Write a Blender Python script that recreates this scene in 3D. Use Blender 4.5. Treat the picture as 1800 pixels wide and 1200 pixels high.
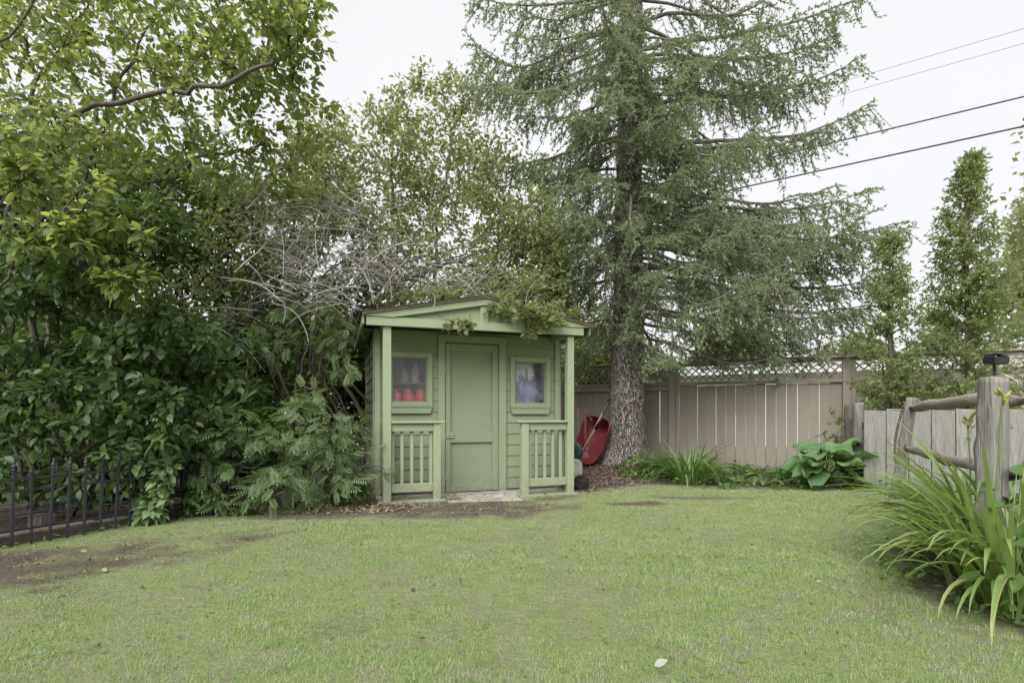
import bpy, bmesh, math, random
import numpy as np
from mathutils import Vector, Matrix, Quaternion

for o in list(bpy.data.objects):
    bpy.data.objects.remove(o)

# ------------------------------------------------------------------ camera
FPX, HOR, CAMZ = 930.0, 725.0, 1.03          # focal length (px of an 1800 px wide frame), horizon row, eye height
SC = bpy.context.scene
C = SC.collection
cam = bpy.data.cameras.new('camera')
cam.sensor_width = 36.0
cam.lens = FPX / 1800 * 36
cam.shift_y = (HOR - 600) / 1800
cam.clip_start, cam.clip_end = 0.05, 2000
co = bpy.data.objects.new('camera', cam)
co.location = (0, 0, CAMZ)
co.rotation_euler = (math.radians(90), 0, 0)
C.objects.link(co)
SC.camera = co

# ------------------------------------------------------------------ sky, sun, exposure (overcast)
SUN_EL, SUN_AZ = math.radians(46), math.radians(203)
w = bpy.data.worlds.new('World')
SC.world = w
w.use_nodes = True
nt = w.node_tree
nt.nodes.clear()
sky = nt.nodes.new('ShaderNodeTexSky')
sky.sky_type = 'NISHITA'
sky.sun_disc = False
sky.sun_elevation = SUN_EL
sky.sun_rotation = SUN_AZ
sky.air_density, sky.dust_density, sky.ozone_density = 1.0, 6.0, 1.0
tc = nt.nodes.new('ShaderNodeTexCoord')
nz = nt.nodes.new('ShaderNodeTexNoise')
nz.inputs['Scale'].default_value = 1.6
nz.inputs['Detail'].default_value = 4
nt.links.new(tc.outputs['Generated'], nz.inputs['Vector'])
rp = nt.nodes.new('ShaderNodeValToRGB')
rp.color_ramp.elements[0].color = (0.925, 0.925, 0.93, 1)
rp.color_ramp.elements[1].color = (1.0, 1.0, 1.0, 1)
rp.color_ramp.elements[0].position, rp.color_ramp.elements[1].position = 0.3, 0.7
nt.links.new(nz.outputs['Fac'], rp.inputs['Fac'])
cl = nt.nodes.new('ShaderNodeVectorMath')
cl.operation = 'SCALE'
cl.inputs['Scale'].default_value = 2.22             # overcast cloud deck
nt.links.new(rp.outputs['Color'], cl.inputs[0])
mx = nt.nodes.new('ShaderNodeMix')
mx.data_type = 'RGBA'
mx.inputs[0].default_value = 0.95
nt.links.new(sky.outputs['Color'], mx.inputs[6])
nt.links.new(cl.outputs['Vector'], mx.inputs[7])
bg = nt.nodes.new('ShaderNodeBackground')
bg.inputs['Strength'].default_value = 0.1
nt.links.new(mx.outputs[2], bg.inputs['Color'])
wo = nt.nodes.new('ShaderNodeOutputWorld')
nt.links.new(bg.outputs[0], wo.inputs[0])

sl = bpy.data.lights.new('sun', 'SUN')
sl.energy = 1.5
sl.angle = math.radians(60)
sl.color = (1.0, 0.985, 0.955)
so = bpy.data.objects.new('sun', sl)
so.rotation_euler = (math.radians(90) - SUN_EL, 0, math.radians(180) - SUN_AZ)
C.objects.link(so)

SC.view_settings.view_transform = 'Standard'
SC.view_settings.look = 'None'
SC.view_settings.exposure = 2.15
SC.view_settings.gamma = 1.0
SC.view_settings.use_curve_mapping = False
SC.render.engine = 'CYCLES'
SC.cycles.max_bounces = 8
SC.cycles.diffuse_bounces = 4
SC.cycles.glossy_bounces = 3
SC.cycles.transmission_bounces = 4
SC.cycles.transparent_max_bounces = 8
SC.cycles.use_denoising = True

# ------------------------------------------------------------------ helpers
RNG = np.random.default_rng(7)


def at(px, py, Y):
    """direction of a photo pixel taken out to depth Y"""
    return np.array([(px - 900) / FPX * Y, Y, CAMZ + (HOR - py) / FPX * Y])


def on_ground(px, py):
    Y = FPX * CAMZ / (py - HOR)
    return np.array([(px - 900) / FPX * Y, Y, 0.0])


def proj(p):
    p = np.asarray(p, float)
    return 900 + FPX * p[..., 0] / p[..., 1], HOR - FPX * (p[..., 2] - CAMZ) / p[..., 1]


def put(o, parent=None):
    C.objects.link(o)
    if parent is not None:
        o.parent = parent
    return o


def tag(o, label=None, cat=None, group=None, kind=None):
    if label: o['label'] = label
    if cat: o['category'] = cat
    if group: o['group'] = group
    if kind: o['kind'] = kind
    return o


def empty(name, loc=(0, 0, 0), rz=0.0, label=None, cat=None, group=None):
    o = bpy.data.objects.new(name, None)
    o.empty_display_size = 0.1
    o.location = loc
    o.rotation_euler = (0, 0, rz)
    put(o)
    return tag(o, label, cat, group)


def mesh_from(name, V, F, mat=None, smooth=False):
    m = bpy.data.meshes.new(name)
    m.from_pydata([tuple(map(float, v)) for v in V], [], F)
    if mat: m.materials.append(mat)
    if smooth:
        m.polygons.foreach_set('use_smooth', [True] * len(m.polygons))
    m.update()
    return m


def fast_mesh(name, V, T, mat=None, smooth=False, quads=False):
    """V (n,3), T (m,3|4) numpy -> mesh"""
    V = np.ascontiguousarray(V, np.float32)
    T = np.ascontiguousarray(T, np.int32)
    k = T.shape[1]
    m = bpy.data.meshes.new(name)
    m.vertices.add(len(V))
    m.vertices.foreach_set('co', V.ravel())
    m.loops.add(T.size)
    m.loops.foreach_set('vertex_index', T.ravel())
    m.polygons.add(len(T))
    m.polygons.foreach_set('loop_start', np.arange(0, T.size, k, dtype=np.int32))
    m.polygons.foreach_set('loop_total', np.full(len(T), k, np.int32))
    if smooth:
        m.polygons.foreach_set('use_smooth', np.ones(len(T), bool))
    if mat: m.materials.append(mat)
    m.update(calc_edges=True)
    return m


def obj(name, mesh, parent=None, loc=None, rot=None):
    o = bpy.data.objects.new(name, mesh)
    if loc is not None: o.location = loc
    if rot is not None: o.rotation_euler = rot
    return put(o, parent)


class MB:
    """mesh builder: boxes, prisms, tubes in one mesh"""
    def __init__(s):
        s.V, s.F = [], []

    def add(s, V, F):
        b = len(s.V)
        s.V += [tuple(v) for v in V]
        s.F += [tuple(i + b for i in f) for f in F]
        return s

    def box(s, x0, x1, y0, y1, z0, z1):
        return s.add([(x0, y0, z0), (x1, y0, z0), (x1, y1, z0), (x0, y1, z0), (x0, y0, z1), (x1, y0, z1), (x1, y1, z1), (x0, y1, z1)],
                     [(0, 3, 2, 1), (4, 5, 6, 7), (0, 1, 5, 4), (1, 2, 6, 5), (2, 3, 7, 6), (3, 0, 4, 7)])

    def prism(s, poly, y0, y1):
        """polygon in x,z swept along y"""
        n = len(poly)
        V = [(x, y0, z) for x, z in poly] + [(x, y1, z) for x, z in poly]
        F = [tuple(range(n)), tuple(range(2 * n - 1, n - 1, -1))]
        F += [(i, i + n, (i + 1) % n + n, (i + 1) % n) for i in range(n)]
        return s.add(V, F)

    def tube(s, P, R, k=6, cap=True):
        V, F = tube_vf(P, R, k, cap)
        return s.add(V, F)

    def lathe(s, prof, k=10, c=(0, 0, 0)):
        V, F = [], []
        for r, z in prof:
            for i in range(k):
                a = 2 * math.pi * i / k
                V.append((c[0] + r * math.cos(a), c[1] + r * math.sin(a), c[2] + z))
        for j in range(len(prof) - 1):
            for i in range(k):
                F.append((j * k + i, j * k + (i + 1) % k, (j + 1) * k + (i + 1) % k, (j + 1) * k + i))
        F.append(tuple(range(k - 1, -1, -1)))
        F.append(tuple((len(prof) - 1) * k + i for i in range(k)))
        return s.add(V, F)

    def build(s, name, mat, parent=None, smooth=False, bevel=0.0, label=None):
        m = mesh_from(name, s.V, s.F, mat, smooth)
        bm = bmesh.new()
        bm.from_mesh(m)
        bmesh.ops.recalc_face_normals(bm, faces=bm.faces)
        if bevel:
            bmesh.ops.bevel(bm, geom=[e for e in bm.edges if len(e.link_faces) == 2 and e.calc_face_angle(0) > 0.6], offset=bevel, segments=1, affect='EDGES', clamp_overlap=True)
        bm.to_mesh(m)
        bm.free()
        o = obj(name, m, parent)
        if label: o['label'] = label
        return o


def frame_of(d):
    d = np.asarray(d, float)
    d = d / (np.linalg.norm(d) + 1e-9)
    u = np.cross(d, [0, 0, 1.0])
    if np.linalg.norm(u) < 1e-3:
        u = np.array([1.0, 0, 0])
    u = u / np.linalg.norm(u)
    return d, u, np.cross(u, d)


def tube_vf(P, R, k=6, cap=True):
    P = np.asarray(P, float)
    n = len(P)
    R = np.broadcast_to(np.asarray(R, float), (n,))
    V, F = [], []
    D = np.gradient(P, axis=0) if n > 2 else np.repeat((P[1] - P[0])[None], n, 0)
    u_prev = None
    for i in range(n):
        d = D[i] / (np.linalg.norm(D[i]) + 1e-9)
        if u_prev is None:
            _, u, v = frame_of(d)
        else:
            u = u_prev - d * np.dot(u_prev, d)
            u /= np.linalg.norm(u) + 1e-9
            v = np.cross(d, u)
        u_prev = u
        for j in range(k):
            a = 2 * math.pi * j / k
            V.append(P[i] + R[i] * (math.cos(a) * u + math.sin(a) * v))
    for i in range(n - 1):
        for j in range(k):
            F.append((i * k + j, i * k + (j + 1) % k, (i + 1) * k + (j + 1) % k, (i + 1) * k + j))
    if cap:
        F.append(tuple(range(k - 1, -1, -1)))
        F.append(tuple((n - 1) * k + j for j in range(k)))
    return V, F


def smooth_noise(seed, cell):
    """cheap 2-D value noise as a function of arrays"""
    r = np.random.default_rng(seed)
    G = r.random((256, 256))

    def f(x, y):
        x = np.asarray(x, float) / cell + 1000
        y = np.asarray(y, float) / cell + 1000
        i, j = np.floor(x).astype(int), np.floor(y).astype(int)
        u, v = x - i, y - j
        u, v = u * u * (3 - 2 * u), v * v * (3 - 2 * v)
        g = lambda a, b: G[a % 256, b % 256]
        return (g(i, j) * (1 - u) + g(i + 1, j) * u) * (1 - v) + (g(i, j + 1) * (1 - u) + g(i + 1, j + 1) * u) * v
    return f


# ------------------------------------------------------------------ materials
def new_mat(name):
    m = bpy.data.materials.new(name)
    m.use_nodes = True
    n = m.node_tree
    b = n.nodes['Principled BSDF']
    return m, n, b


def L(n, a, b): n.links.new(a, b)


def mix_rgb(n, fac, a, b, mode='MIX'):
    x = n.nodes.new('ShaderNodeMix')
    x.data_type = 'RGBA'
    x.blend_type = mode
    for s, v in ((x.inputs[0], fac), (x.inputs[6], a), (x.inputs[7], b)):
        if hasattr(v, 'links'):
            n.links.new(v, s)
        elif isinstance(v, (int, float)):
            s.default_value = v
        else:
            s.default_value = (*v, 1) if len(v) == 3 else v
    return x.outputs[2]


def noise(n, scale, detail=4, rough=0.6, vec=None, dist=0.0):
    x = n.nodes.new('ShaderNodeTexNoise')
    x.inputs['Scale'].default_value = scale
    x.inputs['Detail'].default_value = detail
    x.inputs['Roughness'].default_value = rough
    x.inputs['Distortion'].default_value = dist
    if vec is not None: n.links.new(vec, x.inputs['Vector'])
    return x.outputs['Fac']


def ramp(n, src, p0, p1, c0=(0, 0, 0), c1=(1, 1, 1)):
    x = n.nodes.new('ShaderNodeValToRGB')
    x.color_ramp.elements[0].position, x.color_ramp.elements[1].position = p0, p1
    x.color_ramp.elements[0].color, x.color_ramp.elements[1].color = (*c0, 1), (*c1, 1)
    n.links.new(src, x.inputs['Fac'])
    return x.outputs['Color']


def coords(n, scale=(1, 1, 1), kind='Object'):
    t = n.nodes.new('ShaderNodeTexCoord')
    mp = n.nodes.new('ShaderNodeMapping')
    mp.inputs['Scale'].default_value = scale
    n.links.new(t.outputs[kind], mp.inputs['Vector'])
    return mp.outputs['Vector']


def bump(n, b, h, strength=0.3, dist=0.01):
    x = n.nodes.new('ShaderNodeBump')
    x.inputs['Strength'].default_value = strength
    x.inputs['Distance'].default_value = dist
    n.links.new(h, x.inputs['Height'])
    n.links.new(x.outputs['Normal'], b.inputs['Normal'])


def obj_random(n):
    return n.nodes.new('ShaderNodeObjectInfo').outputs['Random']


def wood_paint(name, c, dirt, rough=0.6, grain=(3, 3, 40), var=0.12, dirt_amt=0.35):
    """painted wood: brush grain, faint blotches, scuffs, each board a shade of its own"""
    m, n, b = new_mat(name)
    rnd = obj_random(n)
    v = coords(n, grain)
    g = noise(n, 3.0, 5, 0.6, v)
    bl = noise(n, 2.2, 4, 0.6, coords(n, (1, 1, 1)))
    c_lo = tuple(x * (1 - var) for x in c)
    c_hi = tuple(min(1, x * (1 + var)) for x in c)
    base = mix_rgb(n, rnd, c_lo, c_hi)
    base = mix_rgb(n, ramp(n, g, 0.35, 0.75), base, tuple(x * 1.08 for x in c))
    k = n.nodes.new('ShaderNodeMath'); k.operation = 'MULTIPLY'
    L(n, ramp(n, bl, 0.5, 0.8), k.inputs[0]); k.inputs[1].default_value = dirt_amt
    base = mix_rgb(n, k.outputs[0], base, dirt)
    # runs of grime and mud splashed up from the ground
    st = noise(n, 5, 5, 0.7, coords(n, (9, 9, .8)))
    base = mix_rgb(n, ramp(n, st, 0.52, 0.80, (0,) * 3, (0.45,) * 3), base, dirt)
    gp = n.nodes.new('ShaderNodeNewGeometry'); sx_ = n.nodes.new('ShaderNodeSeparateXYZ'); L(n, gp.outputs['Position'], sx_.inputs[0])
    mr = n.nodes.new('ShaderNodeMapRange'); L(n, sx_.outputs['Z'], mr.inputs['Value'])
    mr.inputs['From Min'].default_value, mr.inputs['From Max'].default_value = 0.02, 0.32
    mr.inputs['To Min'].default_value, mr.inputs['To Max'].default_value = 0.75, 0.0
    ml = n.nodes.new('ShaderNodeMath'); ml.operation = 'MULTIPLY'
    L(n, mr.outputs[0], ml.inputs[0]); L(n, ramp(n, noise(n, 14, 6, 0.75, coords(n)), 0.42, 0.62), ml.inputs[1])
    base = mix_rgb(n, ml.outputs[0], base, (0.16, 0.135, 0.105))
    chip = noise(n, 60, 4, 0.7, coords(n, (1, 1, .35)))
    base = mix_rgb(n, ramp(n, chip, 0.71, 0.74, (0,) * 3, (0.6,) * 3), base, (0.24, 0.215, 0.175))
    L(n, base, b.inputs['Base Color'])
    L(n, ramp(n, bl, 0.3, 0.8, (rough - .08,) * 3, (min(1, rough + .2),) * 3), b.inputs['Roughness'])
    bump(n, b, g, 0.35, 0.004)
    return m


def raw_wood(name, c0, c1, rough=0.9, axis=2, knots=True):
    """weathered bare timber with long grain and checks"""
    m, n, b = new_mat(name)
    s = [26, 26, 26]; s[axis] = 1.6
    v = coords(n, tuple(s))
    g = noise(n, 2.0, 6, 0.7, v, 0.6)
    s2 = [70, 70, 70]; s2[axis] = 2.0
    g2 = noise(n, 2.0, 3, 0.6, coords(n, tuple(s2)))
    base = mix_rgb(n, ramp(n, g, 0.3, 0.72), c0, c1)
    base = mix_rgb(n, ramp(n, g2, 0.56, 0.68), base, tuple(x * 0.35 for x in c0))
    vk = n.nodes.new('ShaderNodeTexVoronoi'); vk.inputs['Scale'].default_value = 1.0
    sk = [5.5, 5.5, 5.5]; sk[axis] = 2.6
    L(n, coords(n, tuple(sk)), vk.inputs['Vector'])
    kn_ = ramp(n, vk.outputs['Distance'], 0.06, 0.16)
    base = mix_rgb(n, kn_, tuple(x * 0.4 for x in c0), base)
    s3 = [9, 9, 9]; s3[axis] = 0.7
    base = mix_rgb(n, ramp(n, noise(n, 1.5, 5, 0.7, coords(n, tuple(s3))), 0.5, 0.7, (0,) * 3, (0.55,) * 3), base, tuple(x * 0.75 for x in c0))
    base = mix_rgb(n, obj_random(n), base, mix_rgb(n, 0.7, (0.11, 0.105, 0.1), base))
    bl = noise(n, 3, 4, 0.6, coords(n))
    base = mix_rgb(n, ramp(n, bl, 0.45, 0.8), base, mix_rgb(n, 0.55, base, (0.20, 0.19, 0.14)))
    L(n, base, b.inputs['Base Color'])
    b.inputs['Roughness'].default_value = rough
    bump(n, b, g2 if knots else g, 0.8, 0.012)
    return m


def flat_mat(name, c, rough=0.6, metal=0.0, nscale=30, var=0.25, bmp=0.15):
    m, n, b = new_mat(name)
    g = noise(n, nscale, 4, 0.6, coords(n))
    L(n, mix_rgb(n, ramp(n, g, 0.3, 0.7), tuple(x * (1 - var) for x in c), tuple(min(1, x * (1 + var)) for x in c)), b.inputs['Base Color'])
    b.inputs['Roughness'].default_value = rough
    b.inputs['Metallic'].default_value = metal
    bump(n, b, g, bmp, 0.004)
    return m


def leaf_mat(name, c1, c2, tcol, t=0.4, rough=0.5, c3=None, spec=0.4):
    """leaf: every leaf its own shade, gloss above, light coming through"""
    m, n, b = new_mat(name)
    geo = n.nodes.new('ShaderNodeNewGeometry')
    ad = n.nodes.new('ShaderNodeMath'); ad.operation = 'ADD'
    L(n, geo.outputs['Random Per Island'], ad.inputs[0]); L(n, obj_random(n), ad.inputs[1])
    fr = n.nodes.new('ShaderNodeMath'); fr.operation = 'FRACT'
    L(n, ad.outputs[0], fr.inputs[0])
    col = mix_rgb(n, fr.outputs[0], c1, c2)
    if c3:
        m7 = n.nodes.new('ShaderNodeMath'); m7.operation = 'MULTIPLY'
        L(n, fr.outputs[0], m7.inputs[0]); m7.inputs[1].default_value = 7.31
        f7 = n.nodes.new('ShaderNodeMath'); f7.operation = 'FRACT'
        L(n, m7.outputs[0], f7.inputs[0])
        col = mix_rgb(n, ramp(n, f7.outputs[0], 0.8, 0.9), col, c3)
    big = noise(n, 1.3, 2, 0.5, coords(n))
    col = mix_rgb(n, ramp(n, big, 0.35, 0.65), mix_rgb(n, 0.25, col, (0, 0, 0)), col)
    L(n, col, b.inputs['Base Color'])
    b.inputs['Roughness'].default_value = rough
    b.inputs['Specular IOR Level'].default_value = spec
    tr = n.nodes.new('ShaderNodeBsdfTranslucent')
    L(n, mix_rgb(n, fr.outputs[0], tcol, tuple(x * 0.7 for x in tcol)), tr.inputs['Color'])
    ms = n.nodes.new('ShaderNodeMixShader')
    ms.inputs[0].default_value = t
    L(n, b.outputs[0], ms.inputs[1]); L(n, tr.outputs[0], ms.inputs[2])
    L(n, ms.outputs[0], n.nodes['Material Output'].inputs['Surface'])
    return m


M = {}
M['shed'] = wood_paint('green_paint', (0.196, 0.230, 0.151), (0.16, 0.175, 0.121), 0.55, (40, 40, 40), 0.05, 0.35)
M['shed_trim'] = wood_paint('green_trim_paint', (0.220, 0.260, 0.170), (0.18, 0.197, 0.138), 0.5, (30, 30, 30), 0.05, 0.3)
M['fence'] = wood_paint('taupe_stain', (0.240, 0.212, 0.180), (0.19, 0.165, 0.138), 0.8, (40, 40, 3), 0.10, 0.4)
M['gate'] = raw_wood('weathered_boards', (0.13, 0.127, 0.12), (0.31, 0.302, 0.288))
M['post'] = raw_wood('weathered_post', (0.11, 0.104, 0.098), (0.27, 0.258, 0.246))
M['darkwood'] = raw_wood('dark_old_wood', (0.03, 0.026, 0.022), (0.10, 0.09, 0.08))
M['railwood'] = raw_wood('split_rail_wood', (0.17, 0.15, 0.12), (0.38, 0.35, 0.30), axis=0)
M['iron'] = flat_mat('black_iron', (0.022, 0.024, 0.032), 0.42, 0.0, 60, 0.3)
M['shingle'] = flat_mat('roof_shingle', (0.055, 0.048, 0.042), 0.95, 0, 120, 0.5, 0.5)
M['concrete'] = flat_mat('old_concrete', (0.26, 0.25, 0.215), 0.95, 0, 9, 0.35, 0.3)
M['interior'] = flat_mat('bare_plywood', (0.17, 0.145, 0.11), 0.9, 0, 14, 0.3)
M['red'] = flat_mat('red_wheelbarrow_paint', (0.15, 0.022, 0.028), 0.55, 0, 9, 0.45)
M['redcan'] = flat_mat('red_plastic', (0.62, 0.05, 0.085), 0.4, 0, 9, 0.12)
M['blue'] = flat_mat('blue_tarp', (0.19, 0.23, 0.42), 0.5, 0, 7, 0.5)
M['white'] = flat_mat('white_plastic', (0.62, 0.63, 0.66), 0.5, 0, 14, 0.2)
M['tealpl'] = flat_mat('dark_teal_plastic', (0.018, 0.04, 0.045), 0.5, 0, 10, 0.3)
M['rubber'] = flat_mat('black_rubber', (0.02, 0.02, 0.02), 0.8, 0, 40, 0.3)
M['steel'] = flat_mat('galvanised_steel', (0.5, 0.5, 0.5), 0.4, 0.9, 50, 0.2)
M['rust'] = flat_mat('rusty_chain', (0.09, 0.045, 0.025), 0.8, 0.4, 90, 0.5)
M['handle'] = raw_wood('handle_wood', (0.16, 0.13, 0.10), (0.34, 0.28, 0.21))
M['black'] = flat_mat('black_plastic', (0.012, 0.012, 0.014), 0.3, 0, 20, 0.2)
M['cable'] = flat_mat('cable_sheath', (0.03, 0.03, 0.03), 0.7, 0, 20, 0.2)
M['stone'] = flat_mat('edging_timber', (0.085, 0.07, 0.06), 0.95, 0, 7, 0.4, 0.5)
M['roots'] = flat_mat('black_peat', (0.016, 0.013, 0.011), 1.0, 0, 40, 0.6, 1.0)
M['stucco'] = flat_mat('white_stucco', (0.72, 0.72, 0.70), 0.9, 0, 60, 0.05)
M['greyroof'] = flat_mat('pale_roof', (0.42, 0.42, 0.43), 0.9, 0, 40, 0.15)
M['limb'] = flat_mat('spruce_limb_bark', (0.17, 0.15, 0.135), 0.95, 0, 30, 0.35, 0.4)
M['lichen'] = flat_mat('grey_dead_bark', (0.34, 0.318, 0.31), 0.95, 0, 40, 0.25)
M['bark'] = flat_mat('shrub_bark', (0.085, 0.07, 0.062), 0.95, 0, 40, 0.45, 0.5)

# glass: mostly clear, mirror at grazing angles, a little dust
m, n, b = new_mat('window_glass')
n.nodes.remove(b)
tp = n.nodes.new('ShaderNodeBsdfTransparent'); gl = n.nodes.new('ShaderNodeBsdfGlossy'); df = n.nodes.new('ShaderNodeBsdfDiffuse')
gl.inputs['Roughness'].default_value = 0.03
df.inputs['Color'].default_value = (0.5, 0.5, 0.5, 1)
lw = n.nodes.new('ShaderNodeLayerWeight'); lw.inputs['Blend'].default_value = 0.28
s1 = n.nodes.new('ShaderNodeMixShader'); s2 = n.nodes.new('ShaderNodeMixShader')
L(n, lw.outputs['Fresnel'], s1.inputs[0]); L(n, tp.outputs[0], s1.inputs[1]); L(n, gl.outputs[0], s1.inputs[2])
L(n, ramp(n, noise(n, 9, 5, 0.7, coords(n)), 0.3, 0.8, (0.03,) * 3, (0.15,) * 3), s2.inputs[0])
L(n, s1.outputs[0], s2.inputs[1]); L(n, df.outputs[0], s2.inputs[2])
L(n, s2.outputs[0], n.nodes['Material Output'].inputs['Surface'])
M['glass'] = m

# spruce bark: grey plates split by dark fissures
m, n, b = new_mat('spruce_bark')
v = coords(n, (9, 9, 3.2))
vo = n.nodes.new('ShaderNodeTexVoronoi'); vo.feature = 'DISTANCE_TO_EDGE'; vo.inputs['Scale'].default_value = 3.0
ns = n.nodes.new('ShaderNodeTexNoise'); ns.inputs['Scale'].default_value = 2.5; ns.inputs['Detail'].default_value = 4
L(n, v, ns.inputs['Vector'])
vm = n.nodes.new('ShaderNodeVectorMath'); vm.operation = 'ADD'
L(n, v, vm.inputs[0]); L(n, ns.outputs['Color'], vm.inputs[1]); L(n, vm.outputs[0], vo.inputs['Vector'])
fis = ramp(n, vo.outputs['Distance'], 0.0, 0.16)
tone = noise(n, 3, 5, 0.7, coords(n, (6, 6, 2)))
c = mix_rgb(n, ramp(n, tone, 0.3, 0.7), (0.17, 0.142, 0.122), (0.38, 0.352, 0.315))
c = mix_rgb(n, ramp(n, noise(n, 1.6, 3, 0.6, coords(n, (3, 3, 1))), 0.58, 0.72), c, (0.20, 0.095, 0.075))
c = mix_rgb(n, fis, (0.035, 0.028, 0.024), c)
L(n, c, b.inputs['Base Color'])
b.inputs['Roughness'].default_value = 0.95
bump(n, b, fis, 0.9, 0.03)
M['sprucebark'] = m

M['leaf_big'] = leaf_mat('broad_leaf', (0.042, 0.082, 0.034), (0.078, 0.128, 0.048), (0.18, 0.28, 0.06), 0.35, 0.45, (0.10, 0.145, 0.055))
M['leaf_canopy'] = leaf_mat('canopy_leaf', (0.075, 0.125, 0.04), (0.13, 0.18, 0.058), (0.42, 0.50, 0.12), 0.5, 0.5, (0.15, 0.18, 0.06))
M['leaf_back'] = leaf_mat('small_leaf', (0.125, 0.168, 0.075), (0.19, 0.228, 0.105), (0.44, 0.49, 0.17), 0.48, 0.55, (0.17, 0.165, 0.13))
M['leaf_rowan'] = leaf_mat('rowan_leaflet', (0.145, 0.225, 0.11), (0.215, 0.30, 0.145), (0.28, 0.40, 0.11), 0.3, 0.5)
M['leaf_low'] = leaf_mat('bedding_leaf', (0.07, 0.14, 0.035), (0.12, 0.21, 0.05), (0.2, 0.33, 0.04), 0.3, 0.5)
M['leaf_rhubarb'] = leaf_mat('rhubarb_leaf', (0.10, 0.185, 0.085), (0.15, 0.25, 0.105), (0.24, 0.38, 0.08), 0.28, 0.6, None, 0.25)
M['blade'] = leaf_mat('daylily_blade', (0.14, 0.225, 0.065), (0.235, 0.335, 0.11), (0.34, 0.46, 0.09), 0.3, 0.4, (0.30, 0.33, 0.12))
M['needle'] = leaf_mat('spruce_needle', (0.15, 0.205, 0.12), (0.22, 0.28, 0.16), (0.36, 0.43, 0.22), 0.4, 0.6, (0.27, 0.32, 0.17))
M['blade_green'] = leaf_mat('fan_leaf_blade', (0.07, 0.14, 0.045), (0.13, 0.22, 0.07), (0.2, 0.32, 0.05), 0.3, 0.4, (0.2, 0.26, 0.1))
M['needle_dead'] = leaf_mat('dry_needle', (0.17, 0.145, 0.125), (0.25, 0.22, 0.20), (0.1, 0.08, 0.05), 0.15, 0.8)
M['cedar'] = leaf_mat('cedar_scale_leaf', (0.14, 0.19, 0.075), (0.21, 0.265, 0.11), (0.36, 0.42, 0.12), 0.4, 0.55, (0.17, 0.22, 0.07))
M['grass'] = leaf_mat('grass_blade', (0.185, 0.30, 0.075), (0.27, 0.375, 0.12), (0.32, 0.46, 0.10), 0.25, 0.6, (0.38, 0.36, 0.26))
gm_ = M['grass']; n = gm_.node_tree
bs = n.nodes['Principled BSDF']
src = bs.inputs['Base Color'].links[0].from_socket
gc = coords(n)
p1 = ramp(n, noise(n, 1.1, 4, 0.6, gc), 0.40, 0.62)
p2 = ramp(n, noise(n, 6.5, 4, 0.65, gc), 0.46, 0.66)
cc = mix_rgb(n, p1, src, mix_rgb(n, 0.45, src, (0.15, 0.26, 0.05)))
cc = mix_rgb(n, p2, cc, mix_rgb(n, 0.55, cc, (0.38, 0.36, 0.28)))
n.links.new(cc, bs.inputs['Base Color'])
M['rhubarb_stalk'] = flat_mat('rhubarb_stalk', (0.20, 0.07, 0.045), 0.4, 0, 12, 0.4)
M['mulch'] = leaf_mat('wood_chip', (0.13, 0.09, 0.065), (0.30, 0.225, 0.17), (0.02, 0.015, 0.01), 0.02, 0.9, (0.06, 0.045, 0.035))
M['clod'] = leaf_mat('soil_crumb', (0.05, 0.04, 0.034), (0.14, 0.115, 0.095), (0.01, 0.01, 0.01), 0.0, 1.0, (0.2, 0.17, 0.14), 0.1)
M['petal'] = flat_mat('pale_petal', (0.20, 0.22, 0.19), 0.6, 0, 20, 0.1)
M['bud'] = leaf_mat('flower_bud', (0.42, 0.42, 0.10), (0.34, 0.40, 0.10), (0.4, 0.42, 0.1), 0.3, 0.5)

# ------------------------------------------------------------------ ground
_n1, _n2, _n3, _n4 = smooth_noise(1, 0.55), smooth_noise(2, 0.18), smooth_noise(3, 1.6), smooth_noise(4, 0.07)
TREE = np.array([2.06, 9.55])


def gz(x, y):
    x, y = np.asarray(x, float), np.asarray(y, float)
    r2 = (x - TREE[0]) ** 2 + (y - TREE[1]) ** 2
    near = np.exp(-((x / 12) ** 2 + ((y - 6) / 10) ** 2))
    far = np.hypot(x, y)
    return 0.14 * np.exp(-r2 / 1.3) + near * (0.022 * (_n1(x, y) - .5) + 0.008 * (_n2(x, y) - .5)) - np.clip((far - 30) / 300, 0, 1) * 0.5


def seg_side(x, y, pts):
    """signed distance-ish: >0 beyond (greater y than) the polyline"""
    xs, ys = zip(*pts)
    return y - np.interp(x, xs, ys)


def ell(x, y, cx, cy, rx, ry, a):
    ca, sa = math.cos(a), math.sin(a)
    u, v = (x - cx) * ca + (y - cy) * sa, -(x - cx) * sa + (y - cy) * ca
    return 1 - np.sqrt((u / rx) ** 2 + (v / ry) ** 2)


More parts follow.
